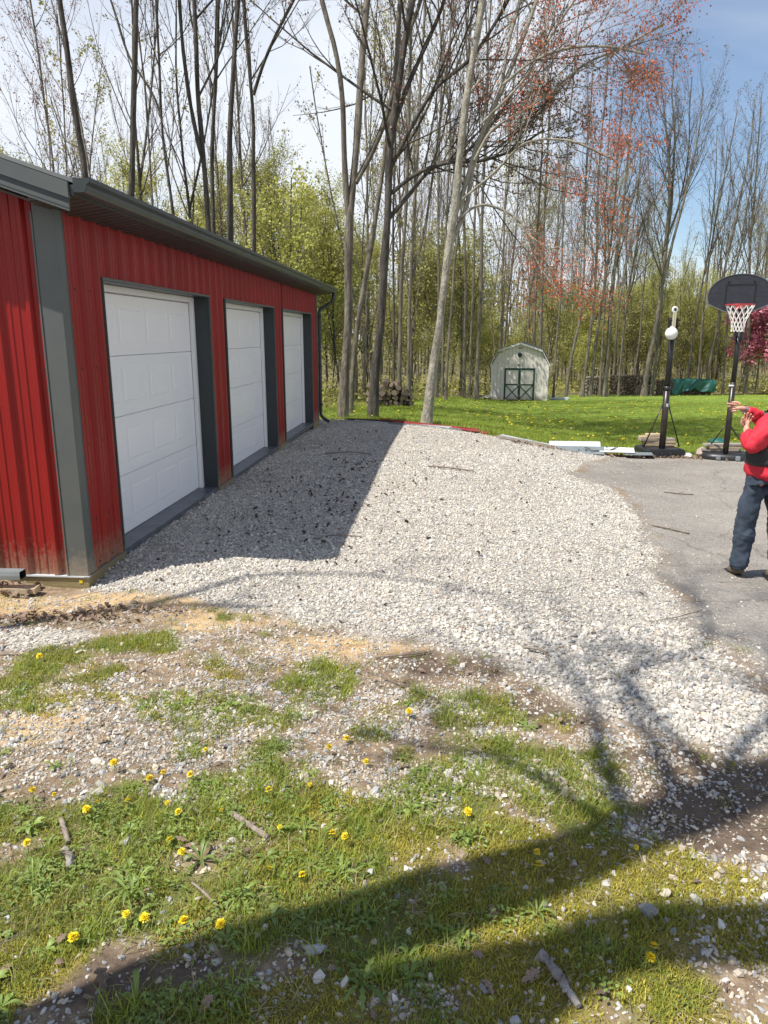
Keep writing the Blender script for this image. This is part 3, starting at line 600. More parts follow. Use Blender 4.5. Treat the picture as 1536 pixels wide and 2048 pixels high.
# door openings
for a, b in OPEN:
    for y0, y1 in ((b - .004, b + .016), (a - .016, a + .004)): MB().box(-DEP, .012, y0 if y0 > a else y0, y1, .0, OH + .006).obj('door_jamb', M['jamb'], gar)
    MB().box(-DEP, .012, a + .004, b - .004, OH, OH + .012).obj('door_header', M['jamb'], gar)
    e = MB(); e.box(.0125, .030, a - .010, b + .010, OH + .004, OH + .022); e.box(.0125, .030, a - .010, a - .002, .01, OH); e.box(.0125, .030, b + .002, b + .010, .01, OH); e.obj('opening_trim', M['trim'], gar)
    MB().box(-DEP - .1, .01, a + .004, b - .004, -.06, .012).obj('door_sill', M['sill'], gar)
    # white stops at the sides and the head
    st = MB(); xd = -DEP
    st.box(xd - .02, xd + .022, b - .075, b - .005, .0, OH - .002); st.box(xd - .02, xd + .022, a + .005, a + .03, 0, OH - .002); st.box(xd - .02, xd + .022, a + .03, b - .075, OH - .055, OH - .002)
    st.obj('door_stop', M['white'], gar, bevel=.004)
    d = MB().box(xd - .06, xd - .042, a + .01, b - .01, .015, OH - .01).obj('garage_door', M['door'], gar)
    y0, y1 = a + .03, b - .075; nsec = 4; sh = (OH - .055 - .02) / nsec; me = None; pme = None
    for k in range(nsec):
        if me is None:
            s = MB(); wdt = y1 - y0
            s.add([(0, 0, .002), (0, wdt, .002), (.012, wdt, .004), (.012, 0, .004), (.012, 0, sh - .005), (.012, wdt, sh - .005), (.008, wdt, sh - .001), (.008, 0, sh - .001)], [(0, 1, 2, 3), (3, 2, 5, 4), (4, 5, 6, 7)])
            me = s.mesh('door_section', M['door'])
            # pressed panel: outer bevel dips in, field comes back out
            pw = (wdt - .10) / 4 - .055; ph = sh - .17; P = []
            for ins, hx in ((0, .0130), (.008, .0125), (.018, .0088), (.028, .0088), (.046, .0150), (.050, .0150)):
                P += [(hx, ins, ins), (hx, pw - ins, ins), (hx, pw - ins, ph - ins), (hx, ins, ph - ins)]
            f = [(4 * i + j, 4 * i + (j + 1) % 4, 4 * i + 4 + (j + 1) % 4, 4 * i + 4 + j) for i in range(5) for j in range(4)] + [(20, 21, 22, 23)]
            P = [(x * 1.0, y, z) for x, y, z in P]
            pm = MB(); pm.add(P, f); pme = pm.mesh('raised_panel', M['door'])
        link('door_section', me, d, (xd - .034, y0, .012 + k * sh))
        for c in range(4): link('raised_panel', pme, d, (xd - .034, y0 + .06 + c * ((wdt - .10) / 4 + .005), .012 + k * sh + .085))
    MB().box(xd - .045, xd - .015, y0, y1, -.001, .014).obj('bottom_seal', M['black'], gar)
# screws in rows
sc = MB()
def scr(p, nx_, ny_):
    p = Vector(p); n_ = Vector((nx_, ny_, 0)); a = Vector((-ny_, nx_, 0)); u = Vector((0, 0, 1)); r_ = .0065
    sc.add([p + a * r_ * math.cos(k * 1.047) + u * r_ * math.sin(k * 1.047) + n_ * h for h in (0, .006) for k in range(6)], [(k, (k + 1) % 6, 6 + (k + 1) % 6, 6 + k) for k in range(6)] + [(6, 7, 8, 9, 10, 11)])
for z in (.05, .38, .95, 1.5, 2.05):
    for a, b in ((.19, .64), (3.30, 3.91), (6.57, 7.18), (9.92, 10.45)):
        y = a + .03
        while y < b: scr((.004, y, z), 1, 0); y += .2286
    x = -.20
    while x > -3: scr((x, -.004, z), 0, -1); x -= .2286
    for x in (-.156,): scr((x, -.036, z), 0, -1)
tag(sc.obj('screws', M['screw'], gar), kind='stuff')
# roof, soffit, fascia, gutter, rake trim
Y0, Y1 = -.28, GL + .28; XE = .30; ze = lambda x: 2.752 - (x - .0) * PITCH - .03
rp = MB(); pr = []
yy = Y0 + .02
prof = [(Y0 + .005, 0)]
while yy < Y1 - .05:
    prof += [(yy, 0), (yy + .014, .026), (yy + .04, .026), (yy + .054, 0)]; yy += .2286
prof += [(Y1, 0)]
for sgn in (1, -1):
    V = []
    for y, h in prof:
        for s in (0, 1):
            if sgn == 1: x, z = ((XE + .03, ze(XE + .03)), (-GW / 2, ze(-GW / 2)))[s]
            else: x, z = ((-GW - XE, ze(XE)), (-GW / 2, ze(-GW / 2)))[s]
            V.append((x, y, z + h + .03))
            V.append((x, y, z + .012))
    n = len(prof)
    F = [(4 * i, 4 * i + 2, 4 * i + 6, 4 * i + 4) for i in range(n - 1)] + [(4 * i + 1, 4 * i + 5, 4 * i + 7, 4 * i + 3) for i in range(n - 1)] + [(4 * i, 4 * i + 4, 4 * i + 5, 4 * i + 1) for i in range(n - 1)]
    MB().add(V, F).obj('roof', M['roofm'], gar)
so_ = MB()
k = Y0 + .02
while k < Y1 - .02:
    so_.prism([(.004, ZT - .010), (XE - .02, ZT + .028), (XE - .02, ZT + .045), (.004, ZT + .01)], ((0, k, 0), (0, k + .085, 0), (1, 0, 0), (0, 0, 1))); so_.prism([(.004, ZT - .003), (XE - .02, ZT + .035), (XE - .02, ZT + .045), (.004, ZT + .01)], ((0, k + .085, 0), (0, k + .10, 0), (1, 0, 0), (0, 0, 1))); k += .10
so_.obj('soffit', M['soffit'], gar)
so2 = MB()
for x in np.arange(-GW, .004, .1): 
    pass
so2.prism([(0, 0), (-GW / 2, GW / 2 * PITCH), (-GW / 2, GW / 2 * PITCH + .015), (0, .015)], ((0, Y0 + .02, ZT + .0), (0, -.024, ZT + .0), (1, 0, 0), (0, 0, 1))).prism([(-GW, 0), (-GW / 2, GW / 2 * PITCH), (-GW / 2, GW / 2 * PITCH + .015), (-GW, .015)], ((0, Y0 + .02, ZT), (0, -.024, ZT), (1, 0, 0), (0, 0, 1))).obj('soffit', M['soffit'], gar)
MB().box(XE - .02, XE, Y0, Y1, ZT + .030, ZT + .09).obj('fascia', M['gutter'], gar)
MB().prism([(.0, ZT), (.28, ZT + .035), (.28, ZT + .09), (0, ZT + .1)], ((-.0, Y0 + .004, 0), (0, Y0 + .02, 0), (1, 0, 0), (0, 0, 1))).obj('fascia', M['soffit'], gar)
# rake trims: upper band and a narrower grooved one below
def rake(name, top, bot, y0, y1, xe, mt):
    for sgn in (1, -1):
        b = MB(); z0 = 2.70 - xe * PITCH + .035
        P = [(xe, z0 + top), (-GW / 2, z0 + top + (xe + GW / 2) * PITCH), (-GW / 2, z0 + bot + (xe + GW / 2) * PITCH), (xe, z0 + bot)]
        if sgn < 0: P = [(-GW - x, z) for x, z in P][::-1]
        b.prism(P, ((0, y0, 0), (0, y1, 0), (1, 0, 0), (0, 0, 1))); b.obj(name, mt, gar)
rake('rake_trim', .012, -.082, Y0 - .022, Y0 + .003, .275, M['trim'])
rake('rake_trim', -.083, -.115, Y0 - .010, Y0 + .003, .270, M['jamb'])
rake('rake_trim', -.116, -.140, Y0 - .014, Y0 + .003, .268, M['trim'])
rake('rake_trim', -.141, -.160, Y0 - .010, Y0 + .003, .266, M['trim'])
gp = [(.302, 2.595), (.300, 2.680), (.306, 2.680), (.308, 2.601), (.366, 2.599), (.378, 2.620), (.378, 2.641), (.404, 2.657), (.404, 2.679), (.412, 2.679), (.412, 2.652), (.386, 2.635), (.386, 2.615), (.372, 2.591), (.302, 2.591)]
GU = MB(); n = len(gp); YA, YB = Y0 + .0, Y1 - .02
V = [(x, y, z) for y in (YA, YB) for x, z in gp]
GU.add(V, [(i, (i + 1) % n, n + (i + 1) % n, n + i) for i in range(n)])
GU.obj('gutter', M['gutter'], gar, bevel=0)
for y in (YA, YB): MB().prism([(.300, 2.593), (.370, 2.593), (.384, 2.617), (.384, 2.636), (.410, 2.654), (.410, 2.676), (.300, 2.676)], ((0, y, 0), (0, y + .003, 0), (1, 0, 0), (0, 0, 1))).obj('gutter_cap', M['jamb'], gar)
ds = MB(); yd = GL + .10; ds.tube([(.345, yd + .10, 2.60), (.345, yd + .10, 2.47), (.33, yd + .09, 2.42), (.22, yd + .04, 2.34), (.09, yd - .01, 2.27), (.06, yd - .02, 2.20), (.055, yd - .02, .20), (.06, yd - .02, .09), (.12, yd - .04, .02), (.24, yd - .08, -.04)], .036, 8)
ds.obj('downspout', M['jamb'], gar)
for z in (2.1, 1.1, .3): MB().box(.0, .10, yd - .07, yd + .03, z, z + .03).obj('downspout_strap', M['jamb'], gar)

# downspout length lying on lumber blocks by the gable wall
lo = empty('downspout_section', (-2.98, 5.02, .085), R(-3)); tag(lo, 'loose grey metal downspout length lying on lumber blocks by the gable wall', 'downspout')
b = MB()
o1 = [(-.040, -.030), (-.018, -.026), (.0, -.031), (.018, -.026), (.040, -.030), (.044, 0), (.040, .030), (0, .028), (-.040, .030), (-.044, 0)]
for sc_, nm_ in ((1, 'tube_wall'), (.9, 'tube_lining')):
    m_ = MB(); P = [(a * sc_, c * sc_) for a, c in o1]; n = len(P)
    m_.add([(x, a, c) for x in (-1.2, .42) for a, c in P], [(i, (i + 1) % n, n + (i + 1) % n, n + i) for i in range(n)]); m_.obj(nm_, M['dkgrey'] if sc_ == 1 else M['black'], lo)
for i, (x, y, z, lx, ly, lz, rz, mt, lb) in enumerate([(-2.98, 4.98, -.10, .26, .11, .05, 8, 'lumber', 'pale lumber offcut topping the block stack under the loose downspout'), (-3.0, 4.98, -.16, .20, .13, .06, 3, 'greywood', 'grey lumber block in the middle of the stack left of the garage corner'), (-2.98, 4.97, -.23, .24, .12, .07, -4, 'greywood', 'bottom grey lumber block resting on the sandy soil'), (-2.66, 5.02, -.145, .36, .09, .045, 2, 'lumber', 'weathered board offcut lying flat before the gable skirt board')]):
    o = empty('lumber_block', (x, y, z + .085 - (.0 if i < 3 else .0)), R(rz)); bb = MB().box(-lx / 2, lx / 2, -ly / 2, ly / 2, 0, lz).obj('lumber_block', M[mt], None, bevel=.004)
    bb.location = o.location; bb.rotation_euler = o.rotation_euler; bpy.data.objects.remove(o); tag(bb, lb, 'lumber block', 'lumber blocks by the garage corner')

# ------------------------------------------------------------------ the two portable basketball stands
def hoop_base(parent, style):
    b = MB()
    if style == 0:
        b.prism([(-.37, .02), (-.355, .13), (-.32, .16), (.32, .16), (.355, .13), (.37, .02), (.34, 0), (-.34, 0)], ((0, -.22, 0), (0, .42, 0), (1, 0, 0), (0, 0, 1)))
    else:
        V = []; n = 24
        for z, r_ in ((0, 1), (.05, 1.02), (.10, .95), (.13, .80)):
            for k in range(n):
                t = 2 * math.pi * k / n; cx_, cy_ = math.cos(t), math.sin(t); sx = abs(cx_) ** .7 * (1 if cx_ > 0 else -1) * .44 * r_; sy = abs(cy_) ** .7 * (1 if cy_ > 0 else -1) * .30 * r_ + .08; V.append((sx, sy, z))
        b.add(V, [(i * n + k, i * n + (k + 1) % n, (i + 1) * n + (k + 1) % n, (i + 1) * n + k) for i in range(3) for k in range(n)] + [tuple(range(3 * n, 4 * n))], True)
    o = b.obj('base', M['black'], parent, bevel=.02 if style == 0 else 0)
    for s in (-1, 1):
        MB().tube([(s * .07 if style == 0 else s * .17, -.232 + (.0 if style == 0 else -.0), .05), (s * .07 if style == 0 else s * .17, -.225, .05)], .001, 6)
        m_ = MB()
        for x0 in ((.05, .105) if style == 0 else (.12, .20),): m_.box(s * x0[0], s * x0[1], -.245, -.19, .02, .10)
        m_.obj('wheel_housing', M['board'] if style == 0 else M['dkgrey'], parent, bevel=.01)
    return o
st1 = empty('basketball_stand', (5.19, 13.72, -.46), R(3)); tag(st1, 'black portable hoop stand without a backboard, white ball hung on its pole', 'basketball stand', 'portable basketball stands')
hoop_base(st1, 0)
MB().tube([(-.04, -.10, .05), (-.04, -.10, 1.30)], .058, 10).obj('pole', M['pole'], st1); MB().tube([(-.04, -.10, 1.29), (-.035, -.10, 2.32)], .052, 10).obj('pole', M['black'], st1)
MB().tube([(-.04, -.10, 1.22), (-.04, -.10, 1.30)], .062, 10).obj('pole_collar', M['black'], st1)
MB().box(-.055, -.020, -.164, -.157, .93, .99).obj('sticker', M['ltgrey'], st1)
for s in (-1, 1): MB().tube([(s * .34, .02, .17), (s * .05 - .04, -.09, .98)], .012, 6).obj('brace', M['pole'], st1)
b = MB()
for s in (-1, 1): b.box(-.035 + s * .06 - .012, -.035 + s * .06 + .012, -.14, -.05, 2.16, 2.50); b.tube([(-.035 + s * .045, -.15, 2.46), (-.035 + s * .095, -.15, 2.46)], .016, 6); b.tube([(-.035 + s * .045, -.15, 2.36), (-.035 + s * .09, -.15, 2.36)], .014, 6); b.tube([(-.035 + s * .045, -.15, 2.2), (-.035 + s * .09, -.15, 2.2)], .014, 6)
b.box(-.10, .03, -.13, -.06, 2.16, 2.22); b.obj('bracket', M['black'], st1)
b = MB()
b.box(-.080, -.068, -.20, -.16, 2.24, 2.60); b.box(-.045, -.033, -.20, -.16, 2.24, 2.60); b.box(-.068, -.045, -.195, -.19, 2.24, 2.60); b.obj('height_guide', M['yellowed'], st1)
b = MB(); Mx = Matrix.Translation((-.055, -.17, 2.64)) @ Matrix.Rotation(R(90), 4, 'X')
b.lathe([(.022, -.015), (.052, -.015), (.060, 0), (.052, .015), (.022, .015), (.022, -.015)], 18, Mx); b.obj('pulley_disc', M['ball'], st1)
MB().lathe([(0, -.020), (.024, -.018), (.024, .018), (0, .020)], 12, Mx).obj('pulley_hub', M['black'], st1)
bl = MB(); bl.lathe([(.108 * math.sin(t) + 1e-5, -.108 * math.cos(t)) for t in np.linspace(0, math.pi, 15)], 24); bl.lathe([(.02, .100), (.03, .115), (.015, .125), (0, .127)], 10)
tb = bl.obj('tether_ball', M['ball'], None); tb.location = Vector(st1.location) + Vector((-.11, -.275, 2.23)); tag(tb, 'white ball hanging at the top of the stand that has no backboard', 'ball')

st2 = empty('basketball_stand', (6.24, 13.30, -.46), R(-22)); tag(st2, 'black portable hoop stand with rounded backboard, red rim and white net', 'basketball stand', 'portable basketball stands')
hoop_base(st2, 1)
MB().tube([(-.05, -.13, .0), (-.045, -.13, 1.40)], .050, 10).obj('pole', M['pole'], st2); MB().tube([(-.045, -.13, 1.39), (-.035, -.13, 2.36)], .043, 10).obj('pole', M['black'], st2)
MB().tube([(-.06, -.13, 1.32), (-.06, -.13, 1.35)], .055, 10).obj('pole_band', M['ltgrey'], st2)
for s in (-1, 1): MB().tube([(s * .36, .12, .13), (s * .045 - .06, -.11, .62)], .012, 6).obj('brace', M['pole'], st2)
b = MB(); b.box(-.115, -.08, -.18, -.04, 2.10, 2.62); b.box(.0, .035, -.18, -.04, 2.10, 2.62); b.box(-.09, .01, -.17, -.06, 2.18, 2.30); b.obj('bracket', M['black'], st2)
b = MB(); b.box(-.095, -.075, -.20, -.03, 2.45, 2.85); b.box(-.005, .015, -.20, -.03, 2.45, 2.85); b.obj('extension_arm', M['black'], st2)
# fan shaped backboard
def fan(s, n=26):
    P = [(-.43 * s, -.24 * s), (-.50 * s, -.20 * s), (-.52 * s, -.09 * s)]
    for k in range(n + 1):
        t = math.pi - math.pi * k / n
        t = math.radians(172) - math.radians(164) * k / n
        P.append((.52 * s * math.cos(t), -.10 * s + .385 * s * math.sin(t) ** .9))
    P += [(.52 * s, -.09 * s), (.50 * s, -.20 * s), (.43 * s, -.24 * s), (.22 * s, -.335 * s), (-.22 * s, -.335 * s)]
    return P
bx, bz, by = -.087, 2.93, -.21
b = MB(); b.prism(fan(1), ((bx, by + .0, bz), (bx, by + .035, bz), (1, 0, 0), (0, 0, 1))); b.obj('backboard', M['board'], st2)
P1, P2 = fan(1.012), fan(.975); n = len(P1); b = MB()
V = [(bx + a, by + d, bz + c) for d in (-.008, .045) for a, c in P1] + [(bx + a, by + d, bz + c) for d in (-.008, .045) for a, c in P2]
F = []
for i in range(n):
    j = (i + 1) % n; F += [(i, j, n + j, n + i), (2 * n + i, 2 * n + j, j, i), (n + i, n + j, 3 * n + j, 3 * n + i), (2 * n + j, 2 * n + i, 3 * n + i, 3 * n + j)]
b.add(V, F).obj('backboard_rim', M['boardedge'], st2)
b = MB()
for x0, x1, z0, z1 in ((-.24, -.215, -.27, .12), (.215, .24, -.27, .12), (-.215, .215, .095, .12), (-.215, .215, -.27, -.245)): b.box(bx + x0, bx + x1, by - .0045, by - .0005, bz + z0, bz + z1)
b.obj('target_square', M['boardline'], st2)
b = MB()
for x0, z0 in ((-.2, .16), (.2, .16)): b.box(bx + x0 - .012, bx + x0 + .012, by - .012, by - .0005, bz + z0 - .012, bz + z0 + .012)
b.obj('bolt', M['boardline'], st2)
rz_ = bz - .235; rc = Vector((bx, by - .30, rz_)); n = 28
rm_ = MB(); rm_.tube([rc + Vector((.228 * math.cos(6.2832 * k / n), .228 * math.sin(6.2832 * k / n), 0)) for k in range(n + 1)], .010, 6, False); rm_.box(bx - .07, bx + .07, by - .09, by - .001, rz_ - .06, rz_ + .012)
rm_.obj('rim', M['orange'], st2)
nm2 = MB(); prr = [(.225, 0), (.195, -.08), (.155, -.17), (.12, -.25), (.105, -.32), (.10, -.40), (.105, -.44)]; nn = 12
for lv in range(len(prr) - 1):
    for k in range(nn):
        for dlt in (.5, -.5):
            a0 = 6.2832 * (k + (.5 if lv % 2 else 0)) / nn; a1 = a0 + 6.2832 * dlt / nn
            (r0, z0), (r1, z1) = prr[lv], prr[lv + 1]
            nm2.tube([rc + Vector((r0 * math.cos(a0), r0 * math.sin(a0), z0)), rc + Vector((r1 * math.cos(a1), r1 * math.sin(a1), z1))], .0062, 4, False)
nm2.obj('net', M['net'], st2)
# planks stacked on the bases as ballast
def plank(x, y, z, l, w_, h, rz, mt, lb):
    o = MB().box(-l / 2, l / 2, -w_ / 2, w_ / 2, 0, h, j=.003).obj('plank', M[mt], None, bevel=.003); o.location = (x, y, z); o.rotation_euler = (0, 0, R(rz)); return tag(o, lb, 'plank', 'planks weighing down the stand bases')
zb = -.46 + .17
for i, (dx, dz, l, mt, lb) in enumerate([(.05, 0, .62, 'lumber', 'lowest plank on the base of the stand with the ball'), (.02, .045, .60, 'lumber', 'second plank of the stack on the base of the stand with the ball'), (-.02, .09, .66, 'greywood', 'weathered third plank of the stack under the white ball'), (-.12, .135, .44, 'lumber', 'short upper plank on the stand with the ball'), (-.05, .18, .34, 'lumber', 'shortest topmost plank on the stand with the ball')]):
    plank(5.19 + dx, 13.98, zb + dz, l, .16, .038, random.uniform(-3, 3), mt, lb)
for i, (dx, dz, l, mt, lb) in enumerate([(-.05, 0, .66, 'greywood', 'lowest plank behind the pole of the backboard stand'), (.0, .045, .60, 'lumber', 'middle plank behind the pole of the backboard stand'), (-.02, .09, .70, 'greywood', 'top weathered plank behind the pole of the backboard stand')]):
    plank(6.26 + dx, 13.52, -.46 + .135 + dz, l, .16, .038, random.uniform(-3, 3), mt, lb)

# ------------------------------------------------------------------ building leftovers along the lawn edge
def strip(name, p0, p1, w_, h, mt, lb, cat, group=None, ang=0, zoff=.02):
    p0, p1 = Vector((*p0, float(HR(*p0)) + zoff)), Vector((*p1, float(HR(*p1)) + zoff)); L_ = (p1 - p0).length
    b = MB(); b.box(0, L_, -w_ / 2, w_ / 2, 0, .006).box(0, L_, -w_ / 2, -w_ / 2 + .006, .006, h).box(0, L_, w_ / 2 - .006, w_ / 2, .006, h)
    o = b.obj(name, M[mt], None); o.location = p0; d = p1 - p0; o.rotation_euler = (R(ang), -math.asin(d.z / L_), math.atan2(d.y, d.x))
    return tag(o, lb, cat, group)
g_ = 'metal trim strips along the lawn edge'
strip('trim_strip', (-.35, 16.55), (2.05, 14.72), .13, .03, 'redbd', 'long red metal trim strip nearest the lawn, end pointing at the driveway', 'trim strip', g_)
strip('trim_strip', (-.1, 16.2), (1.85, 14.68), .12, .03, 'redbd', 'second red metal trim strip beside the longest one', 'trim strip', g_, 8, .05)
strip('trim_strip', (-.62, 16.5), (1.35, 15.0), .10, .03, 'ltgrey', 'pale grey metal strip lying in front of the red strips', 'trim strip', g_)
strip('trim_strip', (-.85, 16.75), (.2, 15.9), .10, .03, 'jamb', 'dark short metal strip at the tree end of the strips', 'trim strip', g_, 0, .03)
strip('trim_strip', (.1, 15.7), (1.6, 14.85), .07, .03, 'dkgrey', 'slim charcoal metal strip nearest the gravel', 'trim strip', g_, 0, .015)
strip('trim_strip', (2.3, 14.6), (3.3, 13.9), .10, .03, 'ltgrey', 'pale strip with a bent end leading to the sheet pile', 'trim strip', g_)
strip('trim_strip', (2.2, 14.35), (3.2, 13.75), .10, .03, 'greywood', 'grey brown board lying beside the pale strip', 'board', None)
def folded(name, x, y, z, l, w_, up, rz, mt, lb, tilt=0):
    b = MB(); b.prism([(-w_ / 2, 0), (w_ * .1, .0), (w_ / 2, up), (w_ / 2 + .02, up - .02), (w_ * .12, -.012), (-w_ / 2, -.012)], ((-l / 2, 0, 0), (l / 2, 0, 0), (0, 1, 0), (0, 0, 1)))
    o = b.obj(name, M[mt], None); o.location = (x, y, z); o.rotation_euler = (R(tilt), 0, R(rz)); return tag(o, lb, 'metal sheet', 'metal offcuts between gravel and lawn')
hz = float(HR(3.6, 13.9))
folded('metal_sheet', 3.62, 13.90, hz + .06, .95, .24, .10, -6, 'ltgrey', 'light grey folded metal sheet with raised back edge')
folded('metal_sheet', 3.65, 13.62, hz + .03, .85, .18, .05, -9, 'dkgrey', 'darker grey metal sheet in front of the folded light one', 25)
folded('metal_sheet', 4.32, 13.62, hz + .05, .62, .30, .02, -14, 'white', 'bright white metal sheet lying right of the grey ones', 4)
folded('metal_sheet', 4.66, 13.40, hz + .01, .50, .16, .02, -5, 'dkgrey', 'narrow grey metal sheet ending at the stand base', 0)
folded('metal_sheet', 3.25, 14.15, hz + .04, .8, .10, .03, 10, 'ltgrey', 'thin pale offcut behind the folded sheets', 0)
b = MB()
for i in range(26):
    a = random.uniform(0, 3.1); x_, y_ = random.uniform(-.35, .3), random.uniform(-.1, .12); l = random.uniform(.06, .2); z_0 = random.uniform(0, .06)
    b.tube([(x_, y_, z_0 + .01), (x_ + l * math.cos(a), y_ + l * math.sin(a) * .4, z_0 + random.uniform(0, .07))], random.uniform(.004, .014), 5)
o = b.obj('scrap_litter', M['black'], None); o.location = (4.0, 13.66, hz); tag(o, 'dark scrap and bark bits between the metal sheets', kind='stuff')
def rock_obj(name, p, s, mt, lb, cat='rock', seed=1, fl=.6, group=None):
    bm = icostone(seed, fl, 2, .3); me = bpy.data.meshes.new(name); bm.to_mesh(me); bm.free(); me.materials.append(M[mt]); o = link(name, me, None, (p[0], p[1], float(HR(*p)) + s * .16), (0, 0, seed), s); return tag(o, lb, cat, group)
rock_obj('rock', (5.95, 13.72), .36, 'rock', 'pinkish brown rock between the two stands', seed=4)
rock_obj('rock', (5.62, 13.55), .17, 'stoneg', 'small grey rock right of the first stand base', seed=5)
rock_obj('rock', (6.75, 13.75), .2, 'rock', 'brown rock behind the backboard stand base', seed=6)
rb = MB(); rb.lathe([(0, .10), (.08, .085), (.15, .03), (.17, 0)], 7); o = rb.obj('red_scrap', M['orange'], None); o.location = (4.92, 13.98, float(HR(4.92, 13.98)) - .01); tag(o, 'crumpled red plastic scrap left of the ball stand', 'scrap')
gh = empty('garden_marker', (6.95, 15.3, float(HR(6.95, 15.3)))); tag(gh, 'low green plastic cover standing in the lawn between the stands', 'cover')
MB().lathe([(.002, .17), (.10, .165), (.19, .12), (.20, .09), (.18, .085)], 14).obj('cap', M['tarp'], gh); MB().tube([(0, 0, 0), (0, 0, .13)], .03, 8).obj('stem', M['tarp'], gh)
x = rs.uniform(2.4, 8, 260); y = 13.62 - .10 * (x - 4.4) + rs.normal(0, .10, 260); x2 = rs.uniform(4.6, 8, 300); y2 = 13.55 - .12 * (x2 - 4.6) + rs.normal(0, .12, 300)
scat_simple('edge_litter', 'dead leaves and bark litter along the asphalt edge', np.concatenate([x, x2]), np.concatenate([y, y2]), rs.uniform(.03, .09, 560), DL, .006, .4)

# ------------------------------------------------------------------ garden shed with a gambrel roof
sh = empty('shed', (7.22, 40.0, float(H(7.3, 40.)) + .02), R(-12)); sh.scale = (.94, .94, .94); tag(sh, 'white gambrel roofed garden shed with green framed double doors', 'shed')
W2 = 1.55; prof = [(-W2, 0), (-W2, 2.0), (-1.16, 2.72), (0, 3.12), (1.16, 2.72), (W2, 2.0), (W2, 0)]
DX0, DX1, DH = -.83, .83, 1.75
MB().prism([(-W2, 0), (-W2, 2.0), (-1.16, 2.72), (0, 3.12), (1.16, 2.72), (W2, 2.0), (W2, 0), (DX1, 0), (DX1, DH), (DX0, DH), (DX0, 0)], ((0, 0, 0), (0, .04, 0), (1, 0, 0), (0, 0, 1))).obj('front_wall', M['shed'], sh)
for s in (-1, 1): MB().box(s * W2 - .02, s * W2 + .02, .04, 4.2, 0, 2.0).obj('side_wall', M['shed'], sh)
MB().prism(prof, ((0, 4.2, 0), (0, 4.24, 0), (1, 0, 0), (0, 0, 1))).obj('back_wall', M['shed'], sh)
gr_ = MB()
for k in range(16):
    x_ = -W2 + .1 + k * .2; top = 2.0 + (abs(x_) < 1.16) * .72 + (1.16 - min(abs(x_), 1.16)) / 1.16 * .4
    if abs(x_) >= 1.16: top = 2.0 + (W2 - abs(x_)) / (W2 - 1.16) * .72
    z0_ = DH + .08 if DX0 - .05 < x_ < DX1 + .05 else 0.
    gr_.box(x_ - .006, x_ + .006, -.004, .0, z0_, top)
tag(gr_.obj('siding_groove', mat('groove', (.36, .34, .31), .9), sh), kind='stuff')
pr2 = [(-W2 - .12, 1.93), (-1.22, 2.76), (0, 3.18), (1.22, 2.76), (W2 + .12, 1.93)]
for i in range(4):
    (x0, z0), (x1, z1) = pr2[i], pr2[i + 1]; MB().prism([(x0, z0), (x1, z1), (x1, z1 + .05), (x0, z0 + .05)], ((0, -.12, 0), (0, 4.36, 0), (1, 0, 0), (0, 0, 1))).obj('roof', M['shingle'], sh)
    MB().prism([(x0, z0 - .07), (x1, z1 - .07), (x1, z1 + .03), (x0, z0 + .03)], ((0, -.15, 0), (0, -.121, 0), (1, 0, 0), (0, 0, 1))).obj('fascia', M['shedtrim'], sh)
for s in (-1, 1): MB().box(s * W2 - .05, s * W2 + .05, -.022, -.001, 0, 1.98).obj('corner_board', M['shedtrim'], sh)
for s in (-1, 1):
    a, b_ = (DX0 + .07, -.005) if s < 0 else (.005, DX1 - .07)
    d = MB().box(a, b_, .0, .035, .02, DH - .07).obj('door', M['shed'], sh)
    f = MB(); f.box(a + (.0 if s < 0 else 0), b_, -.022, -.001, .83, .90)
    f.box(*((b_ - .055, b_) if s < 0 else (a, a + .055)), -.022, -.001, .02, .83); f.box(*((b_ - .055, b_) if s < 0 else (a, a + .055)), -.022, -.001, .90, DH - .07)
    f.obj('door_rail', M['green'], d)
    for k in (0, 1):
        x0, x1 = (a + .02, b_ - .02); z0, z1 = (.06, .81) if k else (.81, .06)
        dx, dz = x1 - x0, z1 - z0; l = math.hypot(dx, dz); px, pz = -dz / l * .027, dx / l * .027
        MB().prism([(x0 - px, z0 - pz), (x1 - px, z1 - pz), (x1 + px, z1 + pz), (x0 + px, z0 + pz)], ((0, -.016 - .005 * k, 0), (0, -.001, 0), (1, 0, 0), (0, 0, 1))).obj('cross_brace', M['green'], d)
    MB().box(s * .05 - .02, s * .05 + .02, -.05, -.023, .84, .88).obj('handle', M['ltgrey'], d)
MB().box(DX0 - .02, DX0 + .07, -.026, -.003, 0, DH - .07).box(DX1 - .07, DX1 + .02, -.026, -.003, 0, DH - .07).box(DX0 - .02, DX1 + .02, -.026, -.003, DH - .07, DH + .04).obj('door_frame', M['green'], sh)
Mw = Matrix.Translation((-.02, -.02, 2.52)) @ Matrix.Rotation(R(90), 4, 'X')
MB().lathe([(.085, -.0), (.13, -.0), (.13, .03), (.085, .03), (.085, 0)], 18, Mw, False).obj('window', M['green'], sh); MB().lathe([(0, .008), (.085, .008)], 18, Mw).obj('window_pane', M['glass'], sh)
MB().box(-.12, .10, -.012, -.005, 2.84, 2.95).obj('gable_vent', mat('vent', (.42, .30, .20), .8), sh)
b = MB(); b.lathe([(0, 0), (.045, 0), (.05, .03), (.03, .06), (0, .07)], 10, Matrix.Translation((-.06, -.005, 1.97)) @ Matrix.Rotation(R(90), 4, 'X')); b.obj('lamp', M['black'], sh)
rock_obj('rock', (5.45, 39.4), .5, 'stoneg', 'grey step stone at the left corner of the shed', seed=9, fl=.4)
b = MB()
for i in range(14): b.box(random.uniform(-.6, .3), random.uniform(.31, .7), random.uniform(-.2, .1), random.uniform(.11, .3), 0, random.uniform(.03, .12), j=.02)
